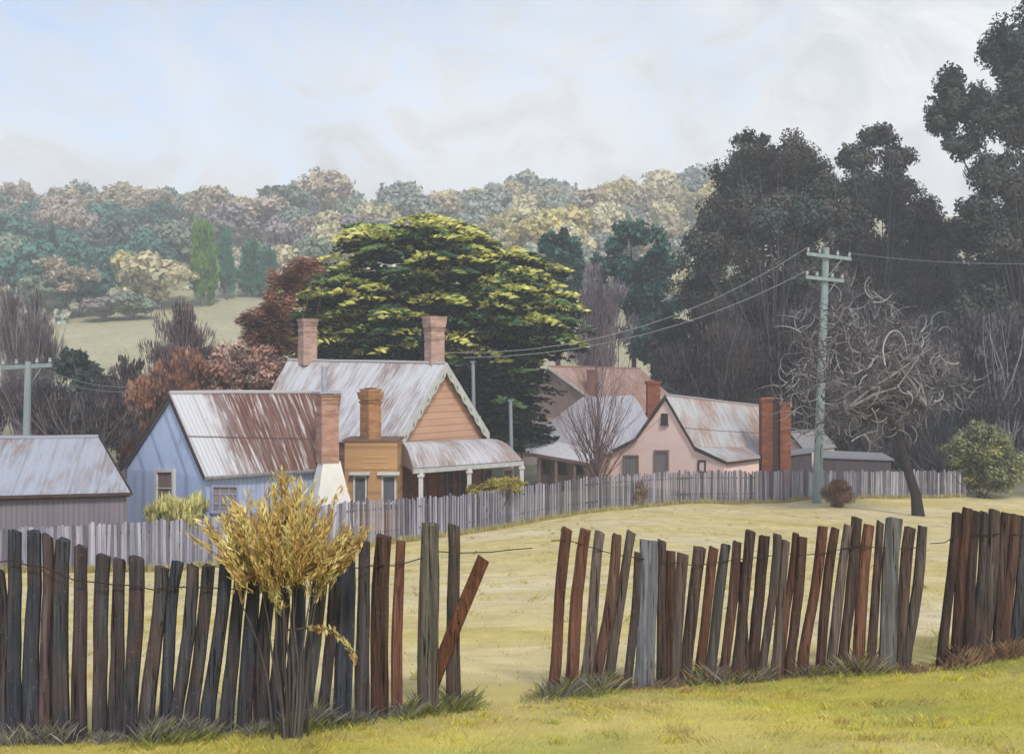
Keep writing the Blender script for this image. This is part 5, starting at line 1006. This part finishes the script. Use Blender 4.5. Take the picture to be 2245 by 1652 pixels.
tuft_line('russet_grass', 'russet dry grass at the foot of the right edge fence', 1960, 2450, 9500, (.06, .18), BG, .09, -.06)
tuft_line('green_fringe', 'soft green grass fringe before the right fence', 1250, 2450, 9000, (.02, .06), [srgb(160, 172, 96), srgb(146, 162, 92), srgb(180, 180, 92)], .14, -.3)
def tussocks(name, label, m, yr, hr, wr, cols, side, n_):
    cy = RNG.uniform(0, 1, n_)**.7*(yr[1]-yr[0])+yr[0]; cx = RNG.uniform(-.5, .5, n_)*(cy+1); fl = np.interp(cx, fx, fy); ml = np.interp(cx, mfx, mfy); ok = (cy > fl+.5) & (cy < ml-.5) if side else (cy < fl-.15); cx, cy = cx[ok], cy[ok]; k = RNG.integers(0, len(cx), m); hh_ = RNG.uniform(.5, 1.3, len(cx)); sp_ = RNG.uniform(.03, .13, len(cx))
    h_ = RNG.uniform(*hr, m)*hh_[k]; C = np.array(cols)[RNG.integers(0, len(cols), len(cx))][k]*(1+.15*RNG.normal(size=(m, 1))).clip(.6, 1.5); V, C = blades(cx[k]+RNG.normal(0, 1, m)*sp_[k], cy[k]+RNG.normal(0, .8, m)*sp_[k], h_, RNG.uniform(*wr, m), (RNG.normal(0, .4, len(cx))[k]*h_,), C); tag(quads(name, V, np.clip(C, .01, .9), GRASS), label, 'grass', kind='stuff')
tussocks('paddock_tussocks', 'low straw coloured tussocks dotted over the paddock', 26000, (8.5, 56), (.04, .11), (.006, .016), [srgb(216, 202, 138), srgb(204, 186, 108), srgb(186, 182, 112), srgb(226, 214, 166)], True, 1500)
tussocks('lawn_tussocks', 'fresh yellow green grass clumps in the foreground', 30000, (5.4, 10.6), (.02, .06), (.003, .006), [srgb(208, 198, 96), srgb(178, 182, 100), srgb(216, 198, 120), srgb(214, 206, 84), srgb(190, 164, 110)], False, 900)
us = RNG.uniform(-200, 2110, 9000); D = np.interp(us, [q[0] for q in MIDF], [q[3] for q in MIDF])-.12-np.abs(RNG.normal(0, .12, 9000)); x = (us-HU)/F*D
V, C = blades(x, D, RNG.uniform(.1, .32, 9000), RNG.uniform(.02, .045, 9000), (0,), np.array([srgb(206, 198, 138), srgb(186, 178, 126), srgb(196, 184, 112)])[RNG.integers(0, 3, 9000)]); tag(quads('fence_grass', V, C, GRASS), 'pale grass fringe along the foot of the grey paling fence', 'grass', kind='stuff')

# ------------------------------------------------------------------ haze
mb = MB(); mb.box((0, 305, 32), (480, 0, 0), (0, 355, 0), (0, 0, 60)); hm = bpy.data.materials.new('pale_haze'); hm.use_nodes = True; hn = hm.node_tree; hn.nodes.clear()
ho = hn.nodes.new('ShaderNodeOutputMaterial'); hv = hn.nodes.new('ShaderNodeVolumePrincipled'); hv.inputs['Color'].default_value = (.97, .98, .985, 1); hv.inputs['Density'].default_value = .0016; hn.links.new(hv.outputs[0], ho.inputs['Volume'])
tag(obj('haze', mb, hm), 'thin pale haze over the valley', 'haze', kind='stuff')
